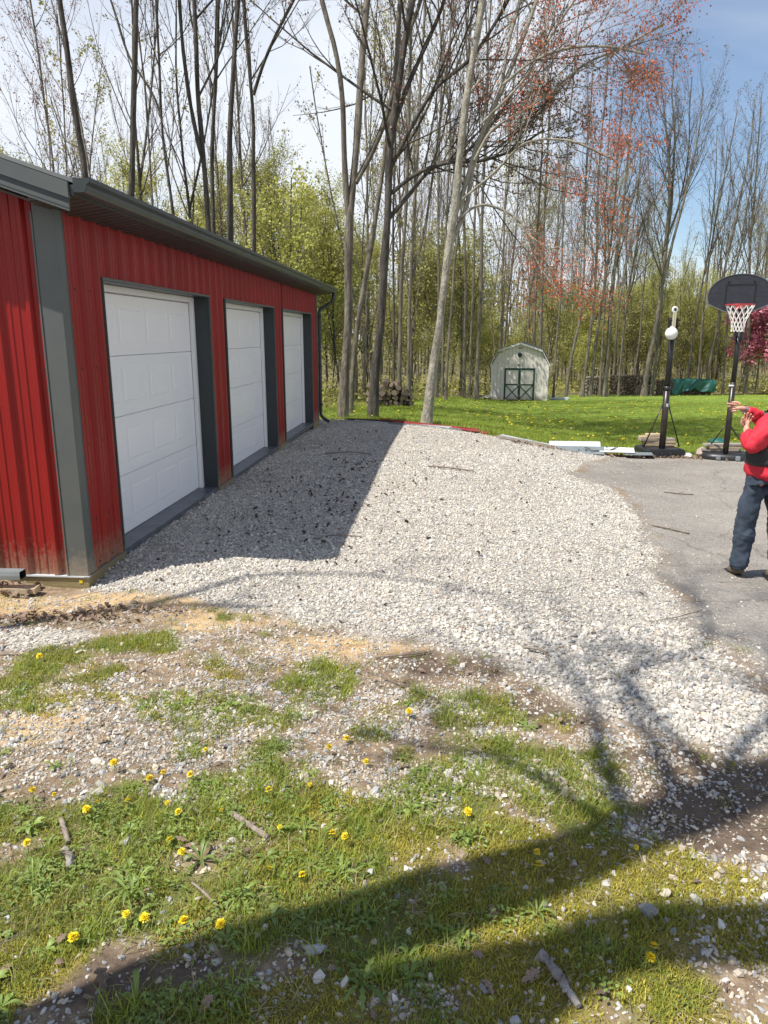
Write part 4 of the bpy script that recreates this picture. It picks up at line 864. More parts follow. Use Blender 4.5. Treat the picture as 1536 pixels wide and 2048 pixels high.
o = b.obj('scrap_litter', M['ltgrey'], None); o.location = (9.6, 41.2, float(H(9.6, 41.2))); tag(o, 'pale scraps lying right of the shed', kind='stuff')

# ------------------------------------------------------------------ firewood
def logmesh(seed, r_, L_, wedge=False):
    rr = random.Random(seed); b = MB(); n = 7; ph = rr.uniform(0, 6)
    sh_ = [r_ * (1 + rr.uniform(-.2, .15)) * ((.55 if (wedge and k > n * .55) else 1)) for k in range(n)]
    V = [(sh_[k] * math.cos(6.283 * k / n + ph), y, sh_[k] * math.sin(6.283 * k / n + ph)) for y in (0, L_) for k in range(n)]
    b.add(V, [(k, (k + 1) % n, n + (k + 1) % n, n + k) for k in range(n)][::1] + [tuple(range(n)), tuple(range(n, 2 * n))[::-1]])
    me = b.mesh('log', M['log']); me.materials.append(M['logend']); me.polygons[n].material_index = 1; me.polygons[n + 1].material_index = 1; return me
LM = [logmesh(i, .5, 1, i % 2) for i in range(8)]
fp = empty('firewood_pile', (.20, 23.6, float(H(.2, 23.6)) - .02), R(10)); tag(fp, 'heaped split firewood pile between the tree trunks behind the gravel', 'firewood pile')
k = 0
for row, (n, z) in enumerate(((9, .11), (9, .28), (8, .45), (6, .60), (3, .72))):
    for i in range(n):
        s = random.uniform(.15, .22); o = link('log', LM[k % 8], fp, ((i - (n - 1) / 2) * .175 + random.uniform(-.03, .03), random.uniform(-.15, .12), z), (random.uniform(-.25, .25), random.uniform(0, 6), random.uniform(-.35, .35)), (s, .45, s)); k += 1
def stack(loc, L_, Hh, lb, rz=0, rr=(.09, .15), tan=False):
    e = empty('firewood_stack', loc, R(rz)); tag(e, lb, 'firewood stack', 'firewood stacks at the far edge of the lawn')
    b = MB(); q = []; ends = []; z = .06; row = 0
    while z < Hh:
        x = -L_ / 2 + (row % 2) * .06
        while x < L_ / 2:
            s = random.uniform(*rr) / 2; yo = random.uniform(-.08, .03); n = 6; ph = random.uniform(0, 6); k0 = len(b.v)
            pts = [(x + s * (1 + random.uniform(-.2, .1)) * math.cos(6.283 * k / n + ph), 0, z + s * (1 + random.uniform(-.25, .1)) * math.sin(6.283 * k / n + ph)) for k in range(n)]
            b.add([(p[0], yo, p[2]) for p in pts] + [(p[0], yo + .45, p[2]) for p in pts], [(k, (k + 1) % n, n + (k + 1) % n, n + k) for k in range(n)] + [tuple(range(n))]); ends.append(len(b.f) - 1)
            x += s * 2 + .012
        z += (rr[0] + rr[1]) / 2 * .9; row += 1
    o = b.obj('log_ends', M['greywood'] if tan else M['log'], e); o.data.materials.append(M['logend'])
    for f in ends:
        if random.random() < (.9 if tan else .45): o.data.polygons[f].material_index = 1
    tag(o, kind='stuff'); return e
hz2 = lambda x, y: float(H(x, y)) + .0
stack((13.75, 48.6, hz2(13.7, 48.6)), 1.15, 1.15, 'short firewood stack with pale cut ends, nearest the shed', 0, tan=True)
stack((16.0, 48.4, hz2(16, 48.4)), 2.55, 1.25, 'long dark firewood stack between two leaning trunks')
stack((18.3, 48.6, hz2(18.3, 48.6)), 1.0, 1.0, 'dark firewood stack end left of the green tarp')
stack((20.0, 48.9, hz2(20, 48.9)), 2.9, 1.0, 'firewood stack mostly covered by a green tarp')
# tarp draped over the last stack
n1_, n2_ = 46, 26; V = []
for i in range(n1_):
    for j in range(n2_):
        u = i / (n1_ - 1); v = j / (n2_ - 1); x_ = -1.35 + 2.95 * u; sag = .14 * math.sin(u * 9.5) + .06 * math.sin(u * 23 + v * 5)
        if v < .45: yy_ = .55 - v / .45 * .62; zz_ = 1.05 - .12 * abs(u - .4)
        else: t = (v - .45) / .55; yy_ = -.10 - .16 * t + .13 * math.sin(u * 17 + t * 4) * t ; zz_ = 1.02 - .10 * abs(u - .4) - t * (.85 + sag - .25 * u)
        V.append((x_, yy_ + .02 * math.sin(u * 40 + v * 13), zz_ + .035 * math.sin(u * 15 + v * 9) * (1 if v > .2 else .3)))
Q = [(i * n2_ + j, (i + 1) * n2_ + j, (i + 1) * n2_ + j + 1, i * n2_ + j + 1) for i in range(n1_ - 1) for j in range(n2_ - 1)]
tp = link('tarp', np_mesh('tarp', V, Q, M['tarp'], smooth=True)); tp.location = (20.0, 48.85, hz2(20, 48.9)); so2_ = tp.modifiers.new('t', 'SOLIDIFY'); so2_.thickness = .01; tag(tp, 'green tarp draped over the last firewood stack', 'tarp')
# ------------------------------------------------------------------ trees
def nrm(a): return a / (np.linalg.norm(a, axis=-1, keepdims=True) + 1e-9)
def tubes(P, Rr, sides):
    B, n, _ = P.shape; T = np.empty_like(P); T[:, 1:-1] = P[:, 2:] - P[:, :-2]; T[:, 0] = P[:, 1] - P[:, 0]; T[:, -1] = P[:, -1] - P[:, -2]; T = nrm(T)
    d = nrm(P[:, -1] - P[:, 0]); ref = np.where(np.abs(d[:, 2:3]) > .7, np.array([[1., .1, 0]]), np.array([[0, .1, 1.]]))[:, None, :]
    A = nrm(np.cross(T, np.broadcast_to(ref, T.shape))); Bv = np.cross(T, A)
    th = np.arange(sides) * 2 * np.pi / sides
    V = P[:, :, None, :] + Rr[:, :, None, None] * (A[:, :, None, :] * np.cos(th)[None, None, :, None] + Bv[:, :, None, :] * np.sin(th)[None, None, :, None])
    V = V.reshape(-1, 3); base = (np.arange(B) * n * sides)[:, None, None]; i = np.arange(n - 1)[None, :, None] * sides; k = np.arange(sides)[None, None, :]; k2 = (k + 1) % sides
    Q = np.stack([base + i + k, base + i + k2, base + i + sides + k2, base + i + sides + k], -1).reshape(-1, 4)
    return V, Q
def resample(pts, n):
    pts = np.asarray(pts, float); s = np.r_[0, np.cumsum(np.linalg.norm(np.diff(pts, axis=0), axis=1))]; u = np.linspace(0, s[-1], n)
    # smooth curve through the points
    k = np.clip(np.searchsorted(s, u) - 1, 0, len(s) - 2); t = (u - s[k]) / (s[k + 1] - s[k] + 1e-9)
    m = np.gradient(pts, s, axis=0) if len(pts) > 2 else np.repeat((pts[1:] - pts[:1]) / s[-1], 2, 0)
    h = (s[k + 1] - s[k])[:, None]; t = t[:, None]
    return (2 * t**3 - 3 * t**2 + 1) * pts[k] + (t**3 - 2 * t**2 + t) * h * m[k] + (-2 * t**3 + 3 * t**2) * pts[k + 1] + (t**3 - t**2) * h * m[k + 1]
def kids(P, Rr, m, t0, t1, ang, asd, lr, n, up, wig, r, rk=.55, lmin=.25, lconst=None):
    B, N, _ = P.shape; t = t0 + (t1 - t0) * ((np.arange(m)[None, :] + r.rand(B, m)) / m); f = t * (N - 1); k = np.clip(f.astype(int), 0, N - 2); f = (f - k)[..., None]
    bi = np.arange(B)[:, None]; pos = P[bi, k] * (1 - f) + P[bi, k + 1] * f; T = nrm(P[bi, k + 1] - P[bi, k]); rr = Rr[bi, k] * (1 - f[..., 0]) + Rr[bi, k + 1] * f[..., 0]
    L = np.linalg.norm(np.diff(P, axis=1), axis=2).sum(1)[:, None] * lr * (1 - .62 * (t - t0) / (1 - t0 + 1e-6)) * r.uniform(.6, 1.25, (B, m)) if lconst is None else lconst * r.uniform(.5, 1.3, (B, m)) * (1 - .5 * (t - t0) / (1 - t0 + 1e-6))
    L = np.maximum(L, lmin * .4); pr = nrm(np.cross(T, nrm(r.normal(size=(B, m, 3))))); a = np.radians(ang + asd * r.normal(size=(B, m)))[..., None]
    D = nrm(np.cos(a) * T + np.sin(a) * pr); pos = pos.reshape(-1, 3); D = D.reshape(-1, 3); L = L.reshape(-1); rr = np.minimum(rr.reshape(-1) * rk, L * .028 + .002)
    out = np.empty((len(L), n, 3)); out[:, 0] = pos; d = D; st = (L / (n - 1))[:, None]
    for i in range(1, n):
        d = nrm(d + np.array([[0, 0, up / (n - 1)]]) + wig * r.normal(size=d.shape)); out[:, i] = out[:, i - 1] + d * st
    Rk = rr[:, None] * np.linspace(1, .28, n)[None, :]
    return out, Rk
def leafquads(P, per, size, r, droop=0., asp=1.7, spread=.06):
    B, n, _ = P.shape; N_ = int(B * per); b = r.randint(0, B, N_); k = r.randint(max(0, n - 3), n, N_); c = P[b, k] + r.normal(0, spread, (N_, 3)) - np.array([[0, 0, droop * size]])
    u = nrm(r.normal(size=(N_, 3)) + np.array([[0, 0, -droop * 1.5]])); v = nrm(np.cross(u, r.normal(size=(N_, 3)))); s = size * r.uniform(.55, 1.3, (N_, 1))
    V = np.stack([c - u * s / 2 * asp * .6, c + v * s / 2, c + u * s / 2 * asp, c - v * s / 2], 1).reshape(-1, 3); return V, np.arange(N_ * 4).reshape(-1, 4)
def joinm(name, parts, smooth=True):
    """parts: list of (V, Q, material)"""
    mats = []; Vs = []; Qs = []; mi = []; o = 0
    for V, Q, mt in parts:
        if mt not in mats: mats.append(mt)
        Vs.append(V); Qs.append(Q + o); o += len(V); mi.append(np.full(len(Q), mats.index(mt), np.int32))
    me = np_mesh(name, np.concatenate(Vs), np.concatenate(Qs), mats, smooth); me.polygons.foreach_set('material_index', np.concatenate(mi)); return me
def make_tree(seed, stems, spec):
    """stems: list of (points, r0, r1); returns the trunk mesh and the crown mesh. spec sets how it branches"""
    r = np.random.RandomState(seed); g = dict(limbs=16, t0=.35, ang=38, up=.55, l1=.32, m2=6, m3=6, m4=0, wig=.07, bark='bark', twig='twig', leaf=None, per=0, size=.05, droop=0, side=9, l1c=None, limbdark=None, up2=.5); g.update(spec)
    SN = 18; P = []; Rr = []
    for pts, r0, r1 in stems:
        p = resample(pts, SN); t = np.linspace(0, 1, SN); rad = r0 + (r1 - r0) * t ** .9; rad = rad * (1 + .07 * r.normal(size=SN) * (1 - t))
        if len(P) == 0:
            p[1:-1] += r.normal(0, r0 * .10, (SN - 2, 3)) * np.array([1, 1, .2])
            # root flare
            zrel = p[:, 2] - p[0, 2]; rad = rad * (1 + .45 * np.exp(-zrel / .35))
        P.append(p); Rr.append(rad)
    # finer rings low on the main stem
    V0 = []; parts = []
    for p, rad in zip(P, Rr):
        q = resample(p, 44); rq = np.interp(np.linspace(0, 1, 44), np.linspace(0, 1, SN), rad); rq = rq * (1 + .05 * r.normal(size=44))
        V, Q = tubes(q[None], rq[None], g['side']); V = V + r.normal(0, rq.mean() * .05, V.shape); parts.append((V, Q, M[g['bark']]))
    P = np.stack(P); Rr = np.stack(Rr)
    L1, R1 = kids(P, Rr, g['limbs'], g['t0'], .97, g['ang'], 9, g['l1'], 8, g['up'], g['wig'], r, .5, lconst=g['l1c']); V, Q = tubes(L1, R1, 5); parts.append((V, Q, M[g['bark']]))
    tm = joinm('trunk', parts)
    cp = []
    PT = P[:, SN // 2:, :]; RT = Rr[:, SN // 2:]
    A = np.concatenate([resample_b(L1, 6), resample_b(PT, 6)]); AR = np.concatenate([R1[:, [0, 1, 3, 4, 6, 7]], RT[:, np.linspace(0, RT.shape[1] - 1, 6).astype(int)]])
    L2, R2 = kids(L1, R1, g['m2'], .15, .98, 34, 10, .45, 6, g['up2'], g['wig'] * 1.2, r, .6); V, Q = tubes(L2, R2, 4); cp.append((V, Q, M[g['twig']]))
    L3, R3 = kids(L2, R2, g['m3'], .12, .98, 36, 12, .5, 4, g['up2'] * .6, g['wig'] * 1.4, r, .6); V, Q = tubes(L3, np.maximum(R3, .0028), 3); cp.append((V, Q, M[g['twig']])); last = L3
    if g['m4']:
        L4, R4 = kids(L3, R3, g['m4'], .1, 1., 38, 12, .5, 3, .1, g['wig'] * 1.5, r, .6); V, Q = tubes(L4, np.maximum(R4, .0022), 3); cp.append((V, Q, M[g['twig']])); last = L4
    if g['leaf']:
        for lf, pr, sz in (g['leaf'] if isinstance(g['leaf'], list) else [(g['leaf'], g['per'], g['size'])]):
            V, Q = leafquads(last, pr, sz, r, g['droop'], spread=g.get('spread', .06)); cp.append((V, Q, M[lf]))
    return tm, joinm('crown', cp, smooth=False)
def resample_b(P, n): return P[:, np.linspace(0, P.shape[1] - 1, n).astype(int)]
def tree(name, loc, tm, cm, label, group=None, rz=0, sc=1., cat='tree'):
    e = empty(name, loc, rz); e.scale = (sc, sc, sc) if isinstance(sc, (int, float)) else sc; tag(e, label, cat, group); link('trunk', tm, e); link('crown', cm, e); return e

TR = [
('A', 18.2, 0.17, [[(-6.68, -0.3), (-6.87, 4.55), (-6.83, 5.4), (-6.94, 6.44), (-7.01, 7.95), (-7.05, 8.82)]]),
('A2', 27, 0.09, [[(-10.91, -0.71), (-11.18, 6.23), (-11.17, 7.49), (-11.26, 9.32), (-11.31, 10.8), (-11.4, 12.24)]]),
('A3', 30, 0.07, [[(-11.74, -0.85), (-12.02, 6.38), (-11.9, 8.13), (-11.84, 9.49), (-11.78, 11.16)]]),
('B', 18.0, 0.16, [[(-5.68, -0.29), (-5.83, 3.65), (-5.73, 4.84), (-5.58, 6.29), (-5.42, 7.78), (-5.32, 8.74)]]),
('M', 25, 0.11, [[(-6.47, -0.62), (-6.66, 4.4), (-6.69, 5.6), (-6.81, 6.92), (-6.87, 8.34), (-6.82, 9.86), (-6.8, 11.47)], [(-6.87, 8.34), (-7.29, 9.31), (-7.54, 9.59)]]),
('C', 19.5, 0.15, [[(-4.23, -0.36), (-4.35, 2.61), (-4.35, 4.28), (-4.39, 5.78), (-4.44, 7.0), (-4.43, 8.28), (-4.42, 9.32)], [(-4.37, 5.66), (-4.57, 6.78), (-4.68, 8.07), (-4.69, 9.32)]]),
('C2', 20.5, 0.12, [[(-4.41, -0.41), (-4.53, 2.66), (-4.44, 4.42), (-4.39, 6.34), (-4.19, 8.06), (-4.05, 9.71)]]),
('D', 19.0, 0.16, [[(-3.64, -0.34), (-3.76, 2.59), (-3.72, 4.1), (-3.67, 5.67), (-3.55, 7.07), (-3.41, 8.32), (-3.31, 9.13)]]),
('E', 21.5, 0.13, [[(-3.55, -0.45), (-3.66, 2.43), (-3.58, 4.16), (-3.51, 6.19), (-3.47, 7.78), (-3.56, 8.96), (-3.6, 10.1)], [(-3.44, 7.9), (-3.11, 8.61), (-2.69, 9.3), (-2.15, 10.1)]]),
('G', 17.88, 0.2, [[(-1.0, -0.29), (-0.93, 0.7), (-0.84, 1.86), (-0.81, 3.2), (-0.77, 4.18), (-0.66, 5.34), (-0.59, 6.36), (-0.48, 7.64), (-0.36, 8.69)], [(-0.81, 4.29), (-0.86, 5.03), (-0.89, 6.05), (-0.94, 7.15), (-1.08, 7.84), (-1.34, 8.69)], [(-0.64, 5.08), (-0.29, 5.7), (0.04, 6.46), (0.24, 7.25), (0.34, 8.69)]]),
('G2', 19.5, 0.14, [[(-0.89, -0.36), (-0.82, 0.61), (-0.66, 2.12), (-0.38, 3.58), (-0.2, 4.63), (0.0, 5.78), (0.17, 6.89), (0.38, 8.07), (0.78, 9.02)]]),
('I', 17.6, 0.19, [[(-0.27, -0.28), (-0.21, 0.72), (-0.09, 1.86), (-0.02, 2.96), (0.07, 4.04), (0.11, 4.87), (0.15, 5.79), (0.26, 6.68), (0.42, 7.74), (0.6, 8.59)], [(0.08, 4.25), (0.49, 4.71), (1.12, 5.38), (1.83, 5.69)], [(0.11, 4.77), (0.68, 5.18), (1.45, 5.43), (2.11, 5.46)], [(0.13, 5.28), (0.57, 6.09), (1.1, 6.88), (1.84, 7.45)], [(0.21, 6.19), (0.51, 6.97), (0.87, 7.74), (1.18, 8.4)]]),
('J', 15.88, 0.185, [[(0.9, -0.21), (1.0, 0.61), (1.11, 1.44), (1.18, 2.35), (1.27, 3.14), (1.41, 4.09), (1.47, 4.84), (1.55, 5.84), (1.7, 6.81), (1.88, 7.92)], [(1.4, 4.0), (1.6, 4.56), (1.78, 5.21), (2.12, 6.02), (2.48, 6.81), (2.88, 7.83)], [(1.34, 3.52), (1.63, 4.09), (1.73, 4.84), (2.03, 5.66), (2.31, 6.46), (2.43, 7.24), (2.62, 7.92)]]),
('K0', 26, 0.09, [[(0.35, -0.66), (0.34, 2.25), (0.3, 4.82), (0.36, 7.57), (0.42, 10.47)]]),
('K1', 24.2, 0.13, [[(0.5, -0.58), (0.51, 1.29), (0.55, 3.42), (0.67, 5.48), (0.72, 7.17), (0.77, 9.2), (0.81, 11.15)]]),
('K2', 27, 0.13, [[(0.91, -0.71), (0.89, 1.23), (0.94, 3.62), (1.03, 5.91), (1.14, 7.8), (1.22, 10.07), (1.32, 12.24)], [(0.91, 3.45), (1.33, 4.94), (1.6, 6.55), (1.87, 8.57)]]),
('Q1', 32, 0.12, [[(2.27, -0.96), (2.28, 1.35), (2.27, 3.97), (2.19, 6.68), (2.21, 9.83)]]),
('Q2', 33, 0.1, [[(2.59, -1.02), (2.57, 1.34), (2.6, 4.04), (2.62, 6.64), (2.7, 9.52)]]),
('Q3', 30, 0.1, [[(2.49, -0.89), (2.54, 1.18), (2.66, 2.9), (2.74, 4.57), (2.97, 6.73), (3.02, 8.82)]]),
('R1', 35, 0.13, [[(3.75, -1.23), (3.74, 1.31), (3.71, 4.18), (3.55, 6.94), (3.52, 10.0), (3.56, 12.54)]]),
('R2', 34.5, 0.12, [[(3.93, -1.23), (3.96, 1.32), (4.01, 4.15), (3.98, 6.87), (4.11, 9.88)]]),
('R3', 36, 0.2, [[(4.44, -1.36), (4.47, 1.07), (4.53, 3.58), (4.49, 6.66), (4.52, 9.82), (4.56, 12.25)]]),
('R4', 38, 0.1, [[(3.87, -1.35), (3.91, 1.28), (3.78, 4.39), (3.54, 7.39), (3.24, 10.27)]]),
('S1', 44, 0.14, [[(6.83, -1.92), (6.8, 1.49), (6.74, 4.81), (6.75, 8.28), (6.9, 11.62)]]),
('S2', 45, 0.2, [[(8.86, -1.98), (8.9, 1.19), (8.84, 3.76), (8.81, 7.35), (8.83, 11.07)]]),
('S3', 46, 0.2, [[(9.54, -2.02), (9.49, 1.18), (9.44, 4.67), (9.35, 8.3), (9.36, 12.07)]]),
('S4', 44, 0.12, [[(9.99, -1.93), (10.01, 1.21), (10.11, 3.99), (10.06, 5.89), (10.02, 9.58), (10.07, 12.62)]]),
('U1', 45, 0.16, [[(10.94, -1.98), (11.23, 0.9), (11.54, 2.63), (11.59, 5.16), (11.47, 8.43), (11.39, 12.36), (11.44, 15.38)]]),
('U2', 46, 0.2, [[(12.2, -2.02), (12.43, 1.18), (12.56, 3.81), (12.53, 6.92), (12.39, 9.94), (12.42, 13.38), (12.52, 15.94)]]),
('U3', 47, 0.2, [[(12.97, -2.07), (13.13, 1.17), (13.37, 4.15), (13.63, 7.32), (13.72, 10.12), (13.7, 13.63)]]),
('U4', 46, 0.26, [[(13.62, -2.02), (13.58, 1.18), (13.6, 4.38), (13.81, 7.2), (13.95, 9.94), (14.04, 13.38), (14.01, 15.94)]]),
('U5', 48, 0.15, [[(13.88, -2.12), (13.83, 1.16), (13.77, 5.09), (13.45, 8.88), (13.4, 13.07)]]),
('U6', 47, 0.16, [[(14.77, -2.07), (14.74, -1.28), (14.8, 2.07), (15.06, 5.89), (15.55, 8.73), (16.36, 10.12), (16.87, 12.29)]]),
('U7', 52, 0.15, [[(15.89, -2.31), (15.9, 1.11), (15.96, 4.08), (16.41, 7.91), (16.63, 12.52), (16.49, 16.35)]]),
('V1', 47, 0.3, [[(16.36, -2.07), (16.46, -0.05), (16.71, 2.07), (16.91, 4.44), (16.99, 7.32), (17.07, 10.12), (16.94, 13.1), (16.56, 15.73)], [(16.95, 4.73), (17.32, 7.32), (17.81, 10.12), (18.13, 12.83), (18.16, 15.47)], [(16.92, 6.75), (16.86, 10.12), (16.36, 13.1), (15.81, 15.47)]]),
('V2', 48, 0.2, [[(17.21, -2.12), (17.3, 0.85), (17.35, 3.9), (17.28, 6.86), (17.94, 9.73), (18.21, 12.52), (18.02, 15.23)]]),
('W1', 50, 0.16, [[(20.3, -2.21), (20.28, -1.8), (20.26, 0.17), (20.5, 3.77), (20.82, 7.68), (20.83, 10.65), (20.6, 14.39)]]),
('W2', 51, 0.18, [[(21.42, -2.26), (21.31, 1.12), (21.26, 4.35), (21.4, 7.79), (21.63, 10.23), (22.11, 14.64)]]),
('W3', 49, 0.2, [[(21.16, -2.17), (21.16, 0.2), (21.44, 2.71), (21.53, 5.77), (22.02, 9.9), (22.31, 12.74), (22.3, 15.51)]]),
('W4', 50, 0.14, [[(22.66, -2.21), (22.54, 1.13), (22.5, 3.99), (22.8, 7.07), (23.03, 10.65)]]),
('W5', 50, 0.25, [[(24.19, -2.21), (24.04, 0.17), (23.88, 2.73), (23.44, 7.07), (23.35, 10.65), (23.22, 14.39), (23.15, 16.35)]]),
]
LAB = dict(
 A='leaning grey trunk rising behind the garage ridge, leftmost tall one', A2='thin reddish twiggy tree above the garage rake, far left', A3='slim sapling between the two leftmost trunks over the roof',
 B='straight dark bare trunk standing behind the middle of the garage roof', M='grey tree with spreading curved limbs, between the dark trunk and the pair over the roof',
 C='forked trunk whose two stems part low, over the garage roof', C2='slender trunk close to the right of the forked one behind the roof', D='thick upright grey trunk behind the roof, right of the pair', E='trunk with limbs sweeping right, last before the roof end',
 G='stout grey tree forking in three, at the gravel edge by the downspout', G2='slimmer curved trunk just right of the stout forked tree', I='dark knotty tree with long limbs reaching right, before the firewood pile', J='pale leaning maple with red buds, at the lawn corner',
 K0='thin straight stem left of the two trunks beside the firewood pile', K1='straight trunk hiding the right edge of the firewood pile', K2='forked brown trunk right of the firewood pile', Q1='slim trunk right behind the leaning maple', Q2='slim dark trunk second behind the leaning maple', Q3='thin trunk leaning right, beyond the leaning maple',
 R1='narrow trunk at the left of the tight cluster left of the shed', R2='pale slim trunk inside the cluster left of the shed', R3='thickest trunk of the cluster left of the shed', R4='faint slender trunk left of the shed cluster',
 S1='slim trunk rising just behind the left roof slope of the shed', S2='grey trunk behind the shed roof peak', S3='dark trunk behind the right roof slope of the shed', S4='pale thin trunk just right of the shed',
 U1='pale leaning trunk between shed and short firewood stack', U2='upright trunk just left of the short firewood stack', U3='leaning trunk rising from the short firewood stack', U4='thickest trunk of the clump behind the firewood stacks', U5='slender trunk hidden amid the clump behind the firewood', U6='trunk curving right above the long firewood stack', U7='slim far trunk behind the long firewood stack',
 V1='big many stemmed tree rising between the firewood stacks', V2='second trunk leaning right beside the big many stemmed tree', W1='bare trunk behind the green tarp', W2='tall trunk right behind the green tarp end', W3='pale forked trunk at the right end of the green tarp', W4='slim trunk right of the green tarp behind the hoop', W5='thick trunk beside the pink flowering tree')
SP = {}
for n in ('A', 'B', 'D'): SP[n] = dict(limbs=9, t0=.5, ang=42, bark='bark2', leaf='budbr', per=.7, size=.045, m4=3, l1c=4.2)
for n in ('C', 'C2', 'E', 'M', 'K0'): SP[n] = dict(limbs=10, t0=.38, ang=40, bark='bark2', leaf='budbr', per=.8, size=.05, m4=3, l1c=4.2)
for n in ('A2', 'A3'): SP[n] = dict(limbs=22, t0=.18, ang=30, bark='bark', twig='twigr', leaf='budpink', per=2.2, size=.045, up=.8, l1c=4.5)
SP['G'] = dict(limbs=17, t0=.40, ang=34, bark='bark', leaf='budbr', per=.8, size=.045, m4=3, l1c=4.2); SP['G2'] = dict(SP['G'], limbs=12)
SP['I'] = dict(limbs=17, t0=.25, ang=48, bark='bark2', leaf=[('budbr', .6, .045), ('budpink', .5, .045)], m4=3, l1c=4.0, up=.35)
SP['J'] = dict(limbs=10, t0=.30, ang=48, bark='bark3', twig='twigg', leaf=[('budred', 2.2, .032), ('budpink', .6, .040)], m4=2, spread=.1, droop=1.1, l1c=2.4, up=.15, up2=.15)
JX = [[(1.55, 4.38), (2.16, 4.84), (2.69, 5.3), (3.38, 5.3), (4.3, 4.89)], [(1.79, 5.12), (2.13, 5.67), (2.66, 5.98), (3.23, 6.33), (3.86, 6.82), (4.63, 7.16), (5.36, 7.54)], [(1.45, 4.0), (1.93, 4.29), (2.54, 4.14), (3.18, 3.43), (3.57, 2.84), (3.74, 2.45)], [(2.31, 6.47), (2.82, 6.82), (3.39, 6.99), (4.16, 6.99), (4.85, 6.82)], [(1.89, 5.76), (2.64, 6.47), (3.27, 7.42), (3.62, 7.92)]]
FAR = [dict(limbs=22, t0=.38, ang=24, bark='bark', twig='twigr', leaf='budpink', per=.8, size=.05, up=.9, m2=6, m3=5, l1c=5.5), dict(limbs=20, t0=.34, ang=27, bark='bark', twig='twig', leaf='budbr', per=.9, size=.06, up=.8, m2=6, m3=5, l1c=5.0)]
for i, n in enumerate(('K1', 'K2', 'Q1', 'Q2', 'Q3', 'R1', 'R2', 'R3', 'R4', 'S1', 'S2', 'S3', 'S4')): SP[n] = dict(FAR[1], limbs=14, m2=5, m3=4, leaf=[('budbr', .8, .06), ('leafo', .8, .07)])
for i, n in enumerate(('U1', 'U2', 'U3', 'U4', 'U5', 'U6', 'U7', 'V1', 'V2', 'W1', 'W2', 'W3', 'W4', 'W5')): SP[n] = dict(FAR[i % 2], limbs=16)
TOP = dict(V1=17.6, V2=16.5, W1=14.5, W2=15.5, W3=16.3, W4=14, W5=16, U1=17, U2=17.5, U3=15.5, U4=17.5, U5=15, U6=14.5, U7=16.5, K0=12, A3=13, A2=16)
for i, (n, y, r0, st) in enumerate(TR):
    r = np.random.RandomState(100 + i); x0, z0 = st[0][0]; S = []; r0 = r0 * (.54 if y < 22 else .56)
    if n == 'J': st = st + JX
    for k, tr in enumerate(st):
        rb = r0 if k == 0 else r0 * (.62 if len(st) < 4 else .5)
        if n == 'J' and k >= 2: rb = r0 * (.45 if k == 2 else .26)
        dy = 0 if k == 0 else r.uniform(-.6, .6)
        pts = [(a - x0, dy * j / max(1, len(tr) - 1) * (0 if k == 0 else 1), b_ - z0) for j, (a, b_) in enumerate(tr)]
        # carry the stem on above the traced part
        top = TOP.get(n, 19.5 + r.uniform(-1.5, 1.5)) - (0 if k == 0 else r.uniform(1, 3)); last = np.array(pts[-1]); d = nrm(last - np.array(pts[-3]))
        rise = top - z0 - last[2]
        if n == 'I' and k in (1, 2): rise = 1.5
        if n == 'I' and k > 2: rise = 4
        if n == 'J' and k > 2: rise = 0; pts = [(a, b2 + (-1.3 + .9 * k % 2.3) * j / len(pts), c) for j, (a, b2, c) in enumerate(pts)]
        if rise > .8:
            d = nrm(d * np.array([.75, .75, 1])); p = last.copy(); N_ = 4
            for j in range(N_): p = p + nrm(d + np.array([r.normal(0, .04), r.normal(0, .04), .12 * j])) * rise / N_; pts.append(tuple(p))
        S.append((pts, rb, .025 if rise > .8 else .02))
    tm, cm = make_tree(200 + i, S, SP[n]); tree('maple_tree' if n == 'J' else 'forest_tree', (x0, y, z0), tm, cm, LAB[n])
# one low arching limb of the pale maple, hung with red clusters
# sources for the forest, each used many times
def straight(h, r0, seed, lean=.03, fork=0):
    r = np.random.RandomState(seed); p = [np.zeros(3)]; d = np.array([r.normal(0, lean), r.normal(0, lean), 1])
    for i in range(7): d = nrm(d + np.array([r.normal(0, .035), r.normal(0, .035), .08])); p.append(p[-1] + d * h / 7)
    S = [(p, r0, .02)]
    for k in range(fork):
        j = r.randint(2, 4); q = [p[j]]; d = nrm(np.array([r.normal(0, .25), r.normal(0, .25), 1]))
        for i in range(5): d = nrm(d + np.array([0, 0, .15])); q.append(q[-1] + d * (h - p[j][2]) / 5.4)
        S.append((q, r0 * .6, .02))
    return S
BARE = [make_tree(300 + k, straight(20 + k * .5, .10, 300 + k, .04, k % 3), dict(FAR[k % 2], bark='bark2' if k % 3 == 1 else 'bark', limbs=14 if k % 3 else 18, m2=6, m3=5)) for k in range(6)]
OLIVE = [make_tree(320 + k, straight(17 + k, .09, 320 + k, .05, k % 2), dict(limbs=20, t0=.25, ang=36, bark='bark', twig='twigg', leaf=[('leafo', 2.6, .085), ('budbr', 1.2, .07)], up=.6, m2=6, m3=4, l1c=4.2, spread=.12)) for k in range(3)]
THIN = [make_tree(340 + k, straight(11 + k * 1.5, .042, 340 + k, .06), dict(limbs=9, t0=.3, ang=36, bark='bark', twig='twigg', leaf='leafo', per=2.0, size=.07, m2=4, m3=3, l1c=2.0, side=5)) for k in range(4)]
GREEN = [make_tree(360 + k, straight(11.5 + k, .075, 360 + k, .05, 2), dict(limbs=22, t0=.18, ang=46, bark='bark2', twig='twigg', leaf=[('leafy', 5.0, .075), ('leafo', 2.0, .075)], per=0, size=.1, up=.5, m2=7, m3=4, l1c=3.6, spread=.16)) for k in range(3)]
